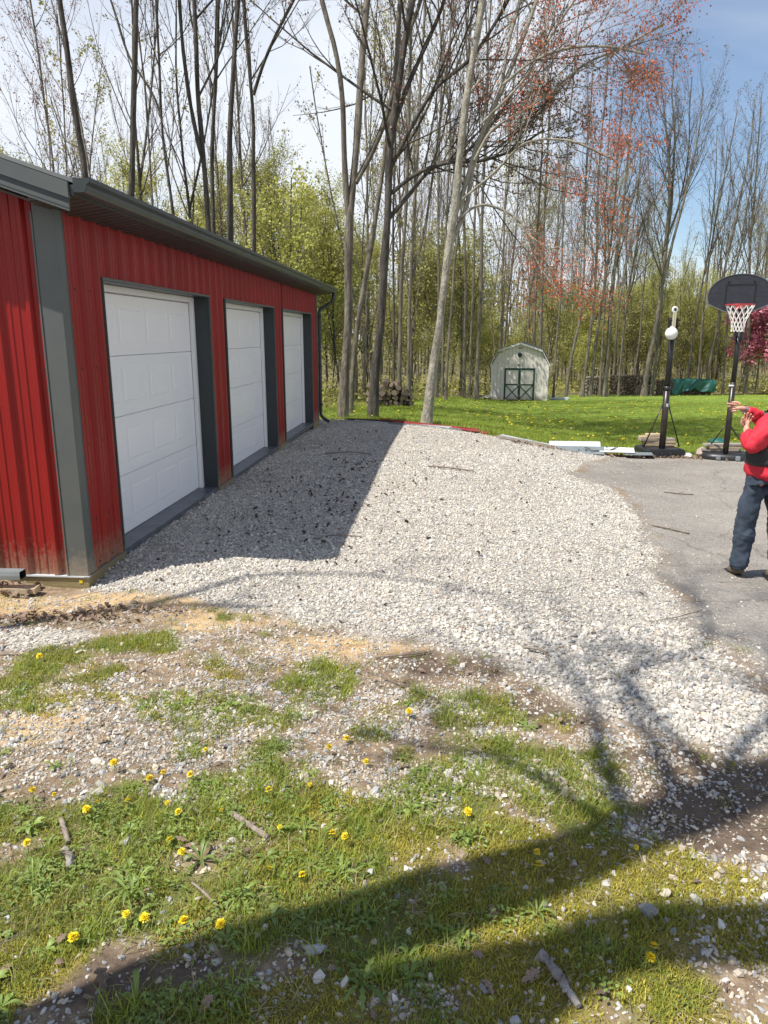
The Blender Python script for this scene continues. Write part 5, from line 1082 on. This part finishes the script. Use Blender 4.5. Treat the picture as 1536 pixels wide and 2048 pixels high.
BUSH = [make_tree(380 + k, straight(5.0 + k, .03, 380 + k, .1, 2), dict(limbs=14, t0=.08, ang=48, bark='bark2', twig='twigg', leaf=['leafy', 'leafo', 'leafy'][k], per=5.5, size=.075, up=.5, m2=6, m3=3, l1c=1.9, side=5, spread=.16)) for k in range(3)]
def yb(x): return np.interp(x, [-40, -8, -2, .4, 2.6, 5, 9, 13, 28, 45], [19, 20, 21.5, 27.5, 33.5, 41, 47.5, 51, 51.5, 50])
rf = np.random.RandomState(5); taken = [(x0[3][0][0][0], x0[1]) for x0 in TR]
def place(n, srcs, name, label, group, d0, d1, smin, smax, xl=None, gap=1.2, cat='tree', xr=None, pw=1.3):
    c = 0; tries = 0
    while c < n and tries < n * 60:
        tries += 1; d = d0 + (d1 - d0) * rf.rand() ** pw
        x = rf.uniform(-.60 * 60, .62 * 75); y = float(yb(x)) + d
        if abs(x) > .60 * y + 3 or (xl and x < xl) or (xr and x > xr): continue
        if x < -2.2 and y < 17.5: continue
        if 5.5 < x < 11 and y < 47: continue
        if any((x - a) ** 2 + (y - b) ** 2 < gap ** 2 for a, b in taken): continue
        taken.append((x, y)); tm, cm = srcs[rf.randint(len(srcs))]; s = rf.uniform(smin, smax)
        tree(name, (x, y, float(H(x, y)) - .08), tm, cm, label, group, rf.uniform(0, 6.28), s, cat); c += 1
place(42, BARE, 'forest_tree', 'tall bare grey trunk with reddish twigs, one of the many deeper in the wood', 'tall bare trees deeper in the wood', 4, 34, .64, .86, gap=1.8)
place(20, OLIVE, 'forest_tree', 'tall tree just leafing olive, one of several scattered through the wood', 'olive leafing trees in the wood', 4, 26, .85, 1.05, gap=2)
place(42, THIN, 'sapling', 'thin straight sapling, one of the many between the bigger trunks', 'thin saplings in the wood', .5, 20, .75, 1.1, gap=.7, cat='sapling')
place(16, GREEN, 'forest_tree', 'yellow green leafing tree behind the garage or the leaning maple, one of several', 'green leafing trees behind the garage', 6, 24, .55, .8, gap=2.2, pw=1, xr=9)
place(24, GREEN, 'forest_tree', 'yellow green leafing tree, one of those standing behind the bare trunks', 'green leafing trees in the wood', 5, 26, .5, .82, gap=2.2, pw=1)
place(100, BUSH, 'understory_shrub', 'young green shrub, one of the many of the understory', 'green understory shrubs', 1.5, 24, .7, 1.3, gap=1.0, cat='shrub')
for k, (x, y, s) in enumerate([(-5.0, 36, .76), (-2.9, 38, .80), (-8.2, 39, .80), (-11.5, 36, .62)]):
    tm, cm = GREEN[k % 3]; tree('forest_tree', (x, y, float(H(x, y)) - .1), tm, cm, ['bright green leafing tree over the far end of the garage roof', 'bright green leafing tree just right of the garage roof end', 'green leafing tree behind the middle trunks over the roof', 'olive green tree low behind the garage roof left of the dark trunk'][k], None, k * 1.3, s)
# flowering crabapple by the far lawn
S = straight(5.6, .13, 401, .04, 0); r = np.random.RandomState(77)
for k in range(6):
    q = [np.array([0, 0, .7 + .15 * k])]; a = k * 1.05; d = nrm(np.array([math.cos(a) * .55, math.sin(a) * .55, .8]))
    for i in range(5): d = nrm(d + np.array([0, 0, .02 * i])); q.append(q[-1] + d * .85)
    S.append((q, .07, .015))
tm, cm = make_tree(402, S, dict(limbs=15, t0=.12, ang=62, bark='bark2', twig='twigr', leaf='leafpink', per=8.0, size=.12, m2=7, m3=4, up=.0, up2=-.1, l1c=2.1, spread=.12))
tree('crabapple_tree', (26.8, 49.6, float(H(26.8, 49.6)) - .05), tm, cm, 'pink blossoming crabapple tree beside the backboard', None, 0, 1.3)
# trees behind the camera: their trunks and limbs throw the shade that lies over the near ground
def wpt(sx, sy, z): return (sx - .539 * z, sy - .27 * z, z)   # the point at height z whose shadow falls on sx, sy
B1, B2, B3 = (-2.20, .80), (-2.80, .60), (-5.1, 2.75)
def rel(b, pts): return [(x - b[0], y - b[1], z) for x, y, z in pts]
bt = [('trunk left of the viewer whose shadow crosses the near grass', B1, .20, [(0, 0, 0), (.03, .0, 2), (.0, .02, 4), (-.02, -.03, 6), (-.1, .0, 9), (.1, .1, 13), (.2, .1, 17)],
       [rel(B1, [(B1[0], B1[1], 5.8), wpt(.95, 2.84, 6.9), wpt(1.02, 3.24, 8.2), wpt(1.0, 4.0, 10.5)]), rel(B1, [(B1[0], B1[1], 6.2), wpt(1.21, 2.92, 7.2), wpt(1.2, 3.3, 8.3), wpt(1.6, 4.2, 11)]), rel(B1, [(B1[0], B1[1], 6.4), wpt(1.585, 2.96, 7.6), wpt(1.864, 3.26, 8.8), wpt(2.4, 3.9, 11)]), rel(B1, [(B1[0], B1[1], 6.6), wpt(1.35, 3.7, 8), wpt(1.9, 4.2, 9.3), wpt(2.2, 4.9, 10.6), wpt(2.3, 6.0, 12.5)]), rel(B1, [(B1[0], B1[1], 7.2), wpt(2.1, 3.7, 9), wpt(2.5, 4.4, 10.5), wpt(3.2, 5.0, 12)]), rel(B1, [(B1[0], B1[1], 7.0), wpt(2.3, 3.2, 9), wpt(3.0, 3.9, 10.5), wpt(3.9, 4.3, 12)]), rel(B1, [(B1[0], B1[1], 5.7), wpt(.585, 2.74, 6.2), wpt(.286, 2.88, 6.8), wpt(-.1, 3.0, 7.4)])]),
      ('second trunk beside the viewer, closer than the first', B2, .19, rel(B2, [(B2[0], B2[1], 0), wpt(-1.3, 1.27, 2.2), wpt(-.4, 1.50, 3.6), wpt(.4, 1.71, 5), wpt(1.0, 1.87, 6.3), wpt(1.6, 1.97, 7.6), wpt(2.6, 2.2, 10), wpt(4.5, 2.9, 14)]), []),
      ('slender leaning tree left of the viewer before the garage gable', B3, .055, rel(B3, [(B3[0], B3[1], 0), (-5.3, 2.65, 3), wpt(-2.32, 4.18, 6), wpt(-1.84, 4.50, 7.4), wpt(-1.4, 4.64, 8.8), wpt(-.82, 4.60, 11)]), [rel(B3, [wpt(-1.6, 4.6, 8.2), wpt(-.9, 5.22, 9.8), wpt(-.25, 5.26, 11.3), wpt(.3, 5.12, 12.5), wpt(.82, 4.94, 14)])])]
for k, (lb, (bx_, by_), r0, main, extra) in enumerate(bt):
    S = [(main, r0, .04 if k < 2 else .035)] + [(e, (.050, .046, .046, .032, .026, .026, .026)[j] if k < 2 else .04, .016) for j, e in enumerate(extra)]
    tm, cm = make_tree(500 + k, S, dict(limbs=8 if k < 2 else 2, t0=.55, ang=36, bark='bark', twig='twigr', leaf='budpink', per=.5, size=.045, m2=5, m3=4, l1c=2.6 if k < 2 else 1.2, up=.6))
    tree('shade_tree', (bx_, by_, -.05), tm, cm, lb)
# far wood: reads as one mass
rw = np.random.RandomState(9); n = 26000; a = rw.uniform(-.72, .78, n); d = 78 + 55 * rw.rand(n); x = d * a; top = 5.5 + 5 * fbm(x, d * 0 + 3, .06, 91) + 2.5 * fbm(x, d * .2, .4, 93)
top = np.where(a > .22, top * .72, top); zc = -2.4 + top * rw.rand(n) ** .7
V, Q = leafquads(np.stack([x, d, zc], 1)[:, None, :], 1, .42, rw, 0, 1.3, .4); V2 = []
P = np.stack([x[:900], d[:900], np.full(900, -2.6)], 1)[:, None, :] + np.concatenate([np.zeros((900, 1, 3)), np.array([[[0, 0, 1.]]]) * rw.uniform(9, 15, (900, 1, 1)) + rw.normal(0, .5, (900, 1, 3))], 1)
tv, tq = tubes(P, np.repeat(rw.uniform(.06, .16, (900, 1)), 2, 1) * np.array([[1, .3]]), 4)
tag(link('distant_woods', joinm('distant_woods', [(V, Q, M['leafo']), (tv, tq, M['bark'])], False)), 'hazy far treeline closing the wood', kind='stuff')
n = 9000; x = rw.uniform(-32, 42, n); y = yb(x) + rw.uniform(-.2, 26, n); k = (x > -2.2) | (y > 17.5); x, y = x[k], y[k]; n = len(x)
V, Q = leafquads(np.stack([x, y, H(x, y) + rw.rand(n) ** 2 * .75], 1)[:, None, :], 5, .11, rw, 0, 1.5, .16)
tag(link('undergrowth', joinm('undergrowth', [(V[:len(V) // 8 * 4], Q[:len(Q) // 2], M['leafy']), (V[len(V) // 8 * 4:], Q[len(Q) // 2:] - len(V) // 8 * 4, M['leafo'])], False)), 'low green and tan undergrowth covering the forest floor', kind='stuff')
# ------------------------------------------------------------------ the person at the right
def skin_obj(name, chains, mt, parent, sub=2, xf=None):
    """chains: list of (points, radii) where a point may be an index (chain, i) of an earlier one"""
    V = []; E = []; Rd = []; idx = {}; roots = []
    for c, (pts, rad) in enumerate(chains):
        prev = None
        for i, p in enumerate(pts):
            if len(p) == 2: j = idx[tuple(p)]
            else: j = len(V); V.append(p); Rd.append(rad[i]); roots += [j] if i == 0 else []
            idx[(c, i)] = j
            if prev is not None: E.append((prev, j))
            prev = j
    me = bpy.data.meshes.new(name); me.from_pydata(V, E, []); me.materials.append(mt); o = link(name, me, parent)
    sk = o.modifiers.new('skin', 'SKIN'); sk.use_smooth_shade = True; sk.branch_smoothing = .6
    if not me.skin_vertices: bpy.context.view_layer.objects.active = o
    lay = me.skin_vertices[0].data if me.skin_vertices else me.attributes and None
    if lay is None:
        with bpy.context.temp_override(object=o, active_object=o): bpy.ops.mesh.customdata_skin_add()
        lay = me.skin_vertices[0].data
    for k, r_ in enumerate(Rd): lay[k].radius = (r_, r_) if isinstance(r_, (int, float)) else r_; lay[k].use_root = k in roots
    ss_ = o.modifiers.new('smooth', 'SUBSURF'); ss_.levels = sub; ss_.render_levels = sub
    dg = bpy.context.evaluated_depsgraph_get(); m2 = bpy.data.meshes.new_from_object(o.evaluated_get(dg)); o.modifiers.clear(); o.data = m2; m2.name = name
    if not m2.materials: m2.materials.append(mt)
    m2.polygons.foreach_set('use_smooth', np.ones(len(m2.polygons), bool)); return o
def fold(o, amp, sc_, zst=1.):
    me = o.data; nr = [v.normal.copy() for v in me.vertices]
    for v, n_ in zip(me.vertices, nr): v.co += n_ * amp * mnoise.noise(Vector((v.co.x * sc_, v.co.y * sc_, v.co.z * sc_ * zst)))
pe = empty('person', (3.30, 6.28, float(H(3.3, 6.28)))); tag(pe, 'person in red sleeves, black vest and blue jeans pointing left on the asphalt', 'person')
hip = (0, 0, .93); LS, LE, LW = (-.07, -.13, 1.41), (-.235, -.15, 1.19), (-.185, .07, 1.315); RS, RE, RW = (.12, .15, 1.42), (.14, .38, 1.33), (-.105, .33, 1.468)
def V3(a, b, t): return tuple(a[i] + (b[i] - a[i]) * t for i in range(3))
body = [([hip, (0, 0, 1.08), (.01, .0, 1.25), (.02, .01, 1.38), (.06, .02, 1.47), (.09, .03, 1.53), (.12, .04, 1.60), (.13, .05, 1.68), (.14, .06, 1.75)], [.055, .075, .095, .10, .07, .058, .075, .092, .06]),
        ([(0, 0), (-.09, -.0, .82), (-.115, .03, .50), (-.125, .02, .12), (-.13, .02, .06), (-.14, .08, .035)], [0, .040, .042, .042, .045, .035]),
        ([(0, 0), (.09, -.0, .82), (.12, -.04, .50), (.125, -.10, .12), (.125, -.10, .06), (.13, -.04, .035)], [0, .040, .042, .042, .045, .035]),
        ([(0, 3), LS, V3(LS, LE, .5), LE, V3(LE, LW, .5), LW], [0, .058, .048, .042, .038, .028]),
        ([(0, 3), RS, V3(RS, RE, .5), RE, V3(RE, RW, .5), RW], [0, .058, .048, .042, .038, .028])]
def hand(W, d, up, poses, palm_l=.085, chain_w=None):
    """fingers rooted inside the palm; d: the palm's direction, up: across the knuckles"""
    W, d, up = Vector(W), Vector(d).normalized(), Vector(up).normalized(); nn_ = d.cross(up).normalized(); out = []
    pc = W + d * palm_l * .55; kn = W + d * palm_l; base = len(body)
    out.append(([chain_w, tuple(pc), tuple(kn)], [0, (.034, .017), (.036, .014)]))
    for f, (offs, ln, cr, dr) in enumerate(poses):
        p0 = W + d * palm_l * .75 + up * offs; a = (d + up * dr).normalized(); pts = [tuple(p0)]; p = p0
        for s in range(3):
            ang = cr * (s + .6); dd = (a * math.cos(ang) + nn_ * math.sin(ang)).normalized(); p = p + dd * ln * (.42, .33, .25)[s] * 1.15; pts.append(tuple(p))
        out.append((pts, [.0105, .0095, .0088, .0075]))
    th0 = W + d * palm_l * .30 + up * .028; a = (d * .75 + up * .65 + nn_ * .35).normalized(); out.append(([tuple(th0), tuple(th0 + a * .035), tuple(th0 + a * .035 + (d * .9 + nn_ * .4).normalized() * .03), tuple(th0 + a * .035 + (d * .8 + nn_ * .6).normalized() * .052)], [.013, .012, .0105, .0085]))
    return out
# far hand: index pointing left, others curled; near hand loosely closed by the chin
body += hand(RW, (-1, .0, .06), (0, .1, 1), [(.026, .080, .12, .10), (.009, .078, .55, .02), (-.009, .072, .75, -.04), (-.026, .060, .85, -.10)], .075, (4, 5))
body += hand(LW, (.10, .25, .93), (-.95, .1, .1), [(.026, .070, .30, .12), (.009, .078, .35, .02), (-.009, .074, .42, -.05), (-.026, .060, .5, -.12)], .080, (3, 5))
bo = skin_obj('body', body, M['skin'], pe, 2)
je = skin_obj('jeans', [([(0, .0, 1.08), (0, -.0, .95), (0, 0, .86)], [(.175, .15), (.205, .17), (.19, .16)]), ([(0, 1), (-.108, -.01, .82), (-.118, .01, .66), (-.118, .03, .48), (-.128, .025, .28), (-.140, .02, .13), (-.135, .02, .07)], [0, .125, .104, .090, .082, .080, .077]), ([(0, 1), (.095, -.01, .82), (.112, -.03, .66), (.122, -.05, .48), (.128, -.08, .28), (.135, -.10, .13), (.13, -.10, .07)], [0, .108, .092, .080, .076, .073, .070])], M['jeans'], pe, 3); fold(je, .020, 8, .8); fold(je, .012, 19, 1.9); fold(je, .005, 45, 1.5)
shc = [([(0, 0, .87), (0, 0, 1.0), (.005, 0, 1.22), (.02, .01, 1.38), (.03, .02, 1.46)], [.205, .200, .178, .16, .08]), ([(0, 3), LS, V3(LS, LE, .5), LE, V3(LE, LW, .45), V3(LE, LW, .86)], [0, .095, .086, .084, .072, .050]), ([(0, 3), RS, V3(RS, RE, .5), RE, V3(RE, RW, .45), V3(RE, RW, .90)], [0, .092, .082, .076, .066, .048])]
shr = skin_obj('shirt', shc, M['shirt'], pe, 3); fold(shr, .024, 9); fold(shr, .016, 20, .7); fold(shr, .007, 42)
ve = skin_obj('vest', [([(0, 0, .99), (0, 0, 1.06), (.005, 0, 1.22), (.02, .01, 1.37), (.05, .02, 1.45), (.08, .03, 1.51)], [.208, .214, .202, .178, .12, .078]), ([(0, 3), V3((.02, .01, 1.37), LS, .55)], [0, .098]), ([(0, 3), V3((.02, .01, 1.37), RS, .55)], [0, .098])], M['vest'], pe, 3); fold(ve, .014, 8, 2.2); fold(ve, .006, 22)
for sx, sy, a in ((-.135, .02, -.10), (.13, -.10, .12)):
    d = Vector((math.sin(a), math.cos(a), 0)); p = Vector((sx, sy, 0))
    bt_ = skin_obj('boot', [([tuple(p + Vector((0, 0, .12))), tuple(p + Vector((0, 0, .055)) - d * .01), tuple(p + d * .07 + Vector((0, 0, .045))), tuple(p + d * .15 + Vector((0, 0, .038)))], [(.052, .055), (.052, .055), (.050, .042), (.045, .034)])], M['boot'], pe, 2)
    so_b = MB(); so_b.prism([(-.07, -.042), (-.03, -.05), (.09, -.05), (.17, -.04), (.195, 0), (.17, .04), (.09, .05), (-.03, .05), (-.07, .042)], (tuple(p + Vector((0, 0, .0))), tuple(p + Vector((0, 0, .022))), tuple(d), (d.y, -d.x, 0))); so_b.obj('boot_sole', M['black'], bt_)
hr = skin_obj('hair', [([(.13, .03, 1.64), (.145, .03, 1.70), (.14, .045, 1.755)], [.088, .104, .078])], M['hair'], pe, 2)
MB().tube([V3(LW, LE, .02), V3(LW, LE, .12)], .036, 12, False).obj('watch_strap', M['steel'], pe) if False else None
MB().tube([V3(RW, RE, .0), V3(RW, RE, .09)], .034, 12, False).obj('watch', M['steel'], pe)

# ------------------------------------------------------------------ things lying on the near ground
def stick_obj(name, pts, r_, mt, lb, cat, n=8, knots=0, fork=None):
    pts = [Vector((x, y, float(HR(x, y)) + z)) for x, y, z in pts]; o0 = pts[0].copy(); q = resample([tuple(p - o0) for p in pts], 12); r = np.random.RandomState(len(lb)); rad = [r_ * (1 + .14 * r.normal()) * (1 - .25 * i / 11) for i in range(12)]
    b = MB().tube([Vector(p) for p in q], rad, n)
    if fork: b.tube([Vector(q[fork[0]]), Vector(q[fork[0]]) + Vector(fork[1]) * .5 + Vector((.005, 0, .004)), Vector(q[fork[0]]) + Vector(fork[1])], [r_ * .7, r_ * .5, r_ * .3], 6)
    for k in range(knots):
        i = r.randint(1, 10); p = Vector(q[i]); d = Vector((r.normal(), r.normal(), abs(r.normal()))).normalized(); b.tube([p, p + d * r_ * 1.7], [r_ * .55, r_ * .35], 5)
    o = b.obj(name, M[mt]); o.location = o0; return tag(o, lb, cat)
stick_obj('stick', [(-.555, 2.39, .016), (-.48, 2.32, .02), (-.405, 2.255, .016)], .0125, 'stick', 'short thick grey stick lying in the grass among the dandelions', 'stick', knots=4)
stick_obj('stick', [(-1.175, 2.36, .014), (-1.13, 2.29, .016), (-1.10, 2.24, .014)], .011, 'stick', 'short dry stick in the weeds at the left', 'stick', knots=2)
stick_obj('stick', [(.45, 1.765, .014), (.478, 1.69, .02), (.515, 1.60, .014)], .0135, 'birch', 'white and grey flaking birch stick in the shaded moss', 'stick', knots=3)
stick_obj('stick', [(-2.6, 3.86, .008), (-2.3, 3.83, .012), (-2.0, 3.80, .006)], .006, 'stick', 'thin dark stick on the grass below the white gravel patch', 'stick', 6)
stick_obj('stick', [(.80, 3.98, .015), (.87, 3.93, .03), (.93, 3.90, .02)], .010, 'stick', 'forked dark stick at the edge of the limestone', 'stick', 6, fork=(9, (.01, -.13, -.01)))
stick_obj('stick', [(-.05, 3.78, .012), (.10, 3.80, .018), (.26, 3.86, .012)], .006, 'stick', 'long thin twig on the brown soil below the gravel', 'stick', 6)
stick_obj('stick', [(.60, 9.97, .02), (.9, 9.88, .035), (1.22, 9.84, .02)], .011, 'stick', 'long curved twig lying on the sunny gravel', 'stick', 6)
stick_obj('stick', [(2.95, 7.9, .01), (3.15, 7.8, .018), (3.3, 7.72, .01)], .011, 'stick', 'bent twig on the asphalt left of the person', 'stick', 6)
stick_obj('stick', [(3.9, 10.1, .01), (4.1, 10.02, .014), (4.28, 10.0, .01)], .010, 'stick', 'small forked twig on the asphalt before the first stand', 'stick', 6, fork=(5, (.12, .08, 0)))
stick_obj('stick', [(-.62, 6.2, .012), (-.45, 6.3, .02), (-.2, 6.28, .012)], .007, 'stick', 'dark twig in the shaded gravel near the shadow edge', 'stick', 6)
stick_obj('stick', [(-.9, 11.0, .015), (-.55, 11.1, .03), (-.2, 11.0, .015)], .010, 'stick', 'curved twig on shaded gravel before the second door', 'stick', 6)
stick_obj('stick', [(-.62, 2.05, .01), (-.57, 2.0, .016), (-.51, 1.94, .01)], .005, 'stick', 'pale thin stalk leaning through the foreground weeds', 'stick', 6)
stick_obj('bark_piece', [(-1.10, 2.20, .012), (-1.06, 2.16, .02), (-1.045, 2.11, .01)], .017, 'birch', 'pale flaking bark piece among the left weeds', 'bark piece', 5)
def near_rock(x, y, s, mt, lb, seed, fl=.55): return rock_obj('stone', (x, y), s, mt, lb, 'stone', seed, fl)
near_rock(.815, 1.945, .072, 'stoneg', 'largest blue grey stone of the heap at the right', 21)
near_rock(-.205, 1.79, .055, 'stoneg', 'pale triangular stone in the shaded grass', 22)
near_rock(.90, 2.02, .042, 'stonet', 'flat tan stone behind the largest grey one', 23)
near_rock(.99, 2.00, .040, 'stone', 'white stone at the right end of the heap', 24)
near_rock(-.42, 2.40, .03, 'stoneg', 'small grey stone beside the thick stick', 25)
near_rock(-.03, 2.55, .05, 'stoneg', 'flat grey stone near the middle of the grass', 26)
near_rock(.27, 1.66, .035, 'stoneg', 'round grey stone in the deep shade at the bottom', 27)
near_rock(.71, 2.62, .06, 'rock', 'flat tan stone between grass and gravel', 28)
for x, y, s, a, lb in ((.405, 1.69, .085, .4, 'large curled pale brown leaf left of the birch stick'), (-.78, 1.675, .10, 2.2, 'reddish brown dead leaf on bare soil at the bottom left'), (-.47, 1.60, .075, 1.0, 'grey curled leaf on the shaded soil'), (.16, 2.52, .04, .2, 'small orange leaf among the white stones'), (-1.02, 5.9, .06, 1.9, 'single russet leaf on the shaded gravel by the first door'), (-.3, 4.12, .09, 2.9, 'russet leaf at the lower edge of the gravel'), (-.95, 1.82, .06, .9, 'tattered brown leaf in the left weeds')):
    o = link('dead_leaf', DL[int(s * 1000) % 4], None, (x, y, float(HR(x, y)) + .006), (.25, -.15, a), s * .68); tag(o, lb, 'leaf', 'single dead leaves')
# dandelions
DP = [(-1.869,3.72),(-1.087,2.66),(-.885,2.64),(-.927,2.6),(-.764,2.6),(-.752,2.8),(-.163,2.9),(-.232,2.8),(-.074,2.72),(.116,3.12),(-1.332,2.48),(-1.26,2.5),(-1.088,2.38),(-.96,2.44),(-.812,2.44),(-.753,2.38),(-1.067,2.42),(-.746,2.24),(-.682,2.16),(-.597,2.38),(-.44,2.5),(-.371,2.3),(-.135,2.22),(-.181,2.26),(-1.222,2.2),(-.374,2.08),(-.265,2.06),(-.774,1.88),(-.72,1.88),(-.603,1.88),(-.486,1.86),(-.901,1.8),(-.289,2.56),(.307,2.38),(.515,2.16),(.51,2.1),(.768,1.76),(.752,1.74),(.864,2.2)]
DLB = ['dandelion alone in the grass patch near the white gravel at the left', 'dandelion at the left border of grey stones and grass', 'upright dandelion, higher one of the close pair left of centre', 'dandelion just below the upright one of the close pair', 'flattish dandelion right of the close pair left of centre', 'small dandelion among stones, furthest up of the left ones', 'dandelion highest but one near the middle', 'dandelion left of the highest middle ones', 'dandelion beside the dark tuft in the middle', 'dandelion furthest from the viewer, in the middle', 'low half hidden dandelion near the left rim', 'tiny dandelion bud right of the half hidden one at left', 'dandelion left of the russet leaf in the left weeds', 'round dandelion above the big left one', 'orange tinged dandelion of the small trio', 'large round dandelion below the trio', 'small half open dandelion in the left weeds', 'large dandelion in the middle of the left grass', 'ragged dandelion under the large one in the left grass', 'small dandelion just left of the thick stick', 'dandelion above the thick stick', 'small dandelion below the end of the thick stick', 'round dandelion right of the thick stick', 'closed dandelion just above the round one right of the stick', 'sideways dandelion at the left rim', 'dandelion in the lower grass, left of two close ones', 'dandelion in the lower grass, right of two close ones', 'left dandelion of the row of three near the bottom', 'middle dandelion of the row of three near the bottom', 'right dandelion of the row of three near the bottom', 'dandelion at the edge of the tree shadow near the bottom', 'dandelion lowest at the left', 'tiny dandelion in the middle grass', 'dandelion alone right of the white stones', 'dandelion in the shadow band, upper of two', 'dandelion in the shadow band, lower of two', 'back bloom of the dandelion pair in the shaded moss at right', 'front bloom of the dandelion pair in the shaded moss at right', 'small orange bloom in the shade at the right']
def headmesh(seed):
    r = np.random.RandomState(seed); V = []; Q = []
    for ring, (n, l, z, tl) in enumerate(((20, .0165, .0, .18), (18, .0145, .0025, .45), (14, .011, .004, .85), (9, .007, .005, 1.3))):
        for k in range(n):
            a = 6.283 * k / n + r.normal(0, .12); L_ = l * r.uniform(.85, 1.1); w_ = .0017; ca, sa = math.cos(a), math.sin(a); b0 = len(V)
            for t in (0.08, .6, 1):
                d = L_ * t * math.cos(tl * .8); zz_ = z + L_ * t * math.sin(tl * .8) - (.004 * t * t if ring == 0 else 0); w2 = w_ * (.7 if t < .5 else 1)
                V += [(ca * d - sa * w2, sa * d + ca * w2, zz_), (ca * d + sa * w2, sa * d - ca * w2, zz_)]
            Q += [(b0, b0 + 1, b0 + 3, b0 + 2), (b0 + 2, b0 + 3, b0 + 5, b0 + 4)]
    return np_mesh('flower_head', V, Q, M['dand'])
HM = [headmesh(i) for i in range(4)]; cu = MB().lathe([(0, -.008), (.004, -.007), (.006, 0), (.004, .003)], 8).mesh('calyx', M['stem']); SM = MB().tube([(0, 0, 0), (.001, .001, .5), (0, 0, 1)], .0016, 5, False).mesh('stem', M['stem'])
for k, ((x, y), lb) in enumerate(zip(DP, DLB)):
    small = any(w_ in lb for w_ in ('tiny', 'small')); hgt = random.uniform(.022, .055); e = empty('dandelion', (x, y, float(HR(x, y)) - .003)); tag(e, lb, 'dandelion', 'dandelions in the near grass')
    sm_ = link('stem', SM, e); sm_.scale = (1, 1, hgt); f = link('flower_head', HM[k % 4], e, (0, 0, hgt), (random.uniform(-.6, .25), random.uniform(-.45, .45), random.uniform(0, 6)), .62 if small else random.uniform(.78, 1.08)); link('calyx', cu, e, (0, 0, hgt))
# bright weeds standing at the lower left
for k, (x, y, s, n, L_, W_, lf, th, lb) in enumerate([(-.80, 2.0, 1, 9, .15, .022, .13, 0, 'tall plantain with upright strap leaves at the lower left'), (-.06, 1.68, 1, 9, .13, .034, .06, .4, 'toothed dandelion rosette in the tree shadow at the bottom'), (.47, 1.93, 1, 8, .08, .020, .06, 0, 'bright narrow leaved plantain in the mossy light patch'), (-.66, 1.62, 1, 4, .075, .034, .09, 0, 'pair of pale rounded seedling leaves at the bottom left'), (.25, 1.82, 1, 4, .055, .022, .05, 0, 'small pale green seedling right of the shade'), (-1.12, 2.02, 1, 10, .12, .010, .16, 0, 'grassy clump with long arching blades at the left rim'), (-.45, 1.98, 1, 11, .10, .026, .05, .35, 'leafy dandelion rosette beside the row of three blooms'), (-.62, 2.16, 1, 10, .11, .030, .07, 0, 'broad leaved dock with pale tips in the left grass')]):
    r = np.random.RandomState(600 + k); L_ *= .62; W_ *= .62; lf *= .62; e = empty('weed_plant', (x, y, float(HR(x, y)))); tag(e, lb, 'weed')
    for i in range(n):
        V = []; Q = []; leaf_strip(V, Q, (0, 0, .002), 0, L_ * r.uniform(.7, 1.2), W_ * r.uniform(.8, 1.2), lf * r.uniform(.5, 1.4), .02, 8 if th else 6, th); link('leaf', np_mesh('leaf', V, Q, M['weed'], smooth=True), e, (0, 0, 0), (0, 0, 6.283 * i / n + r.uniform(-.3, .3)))
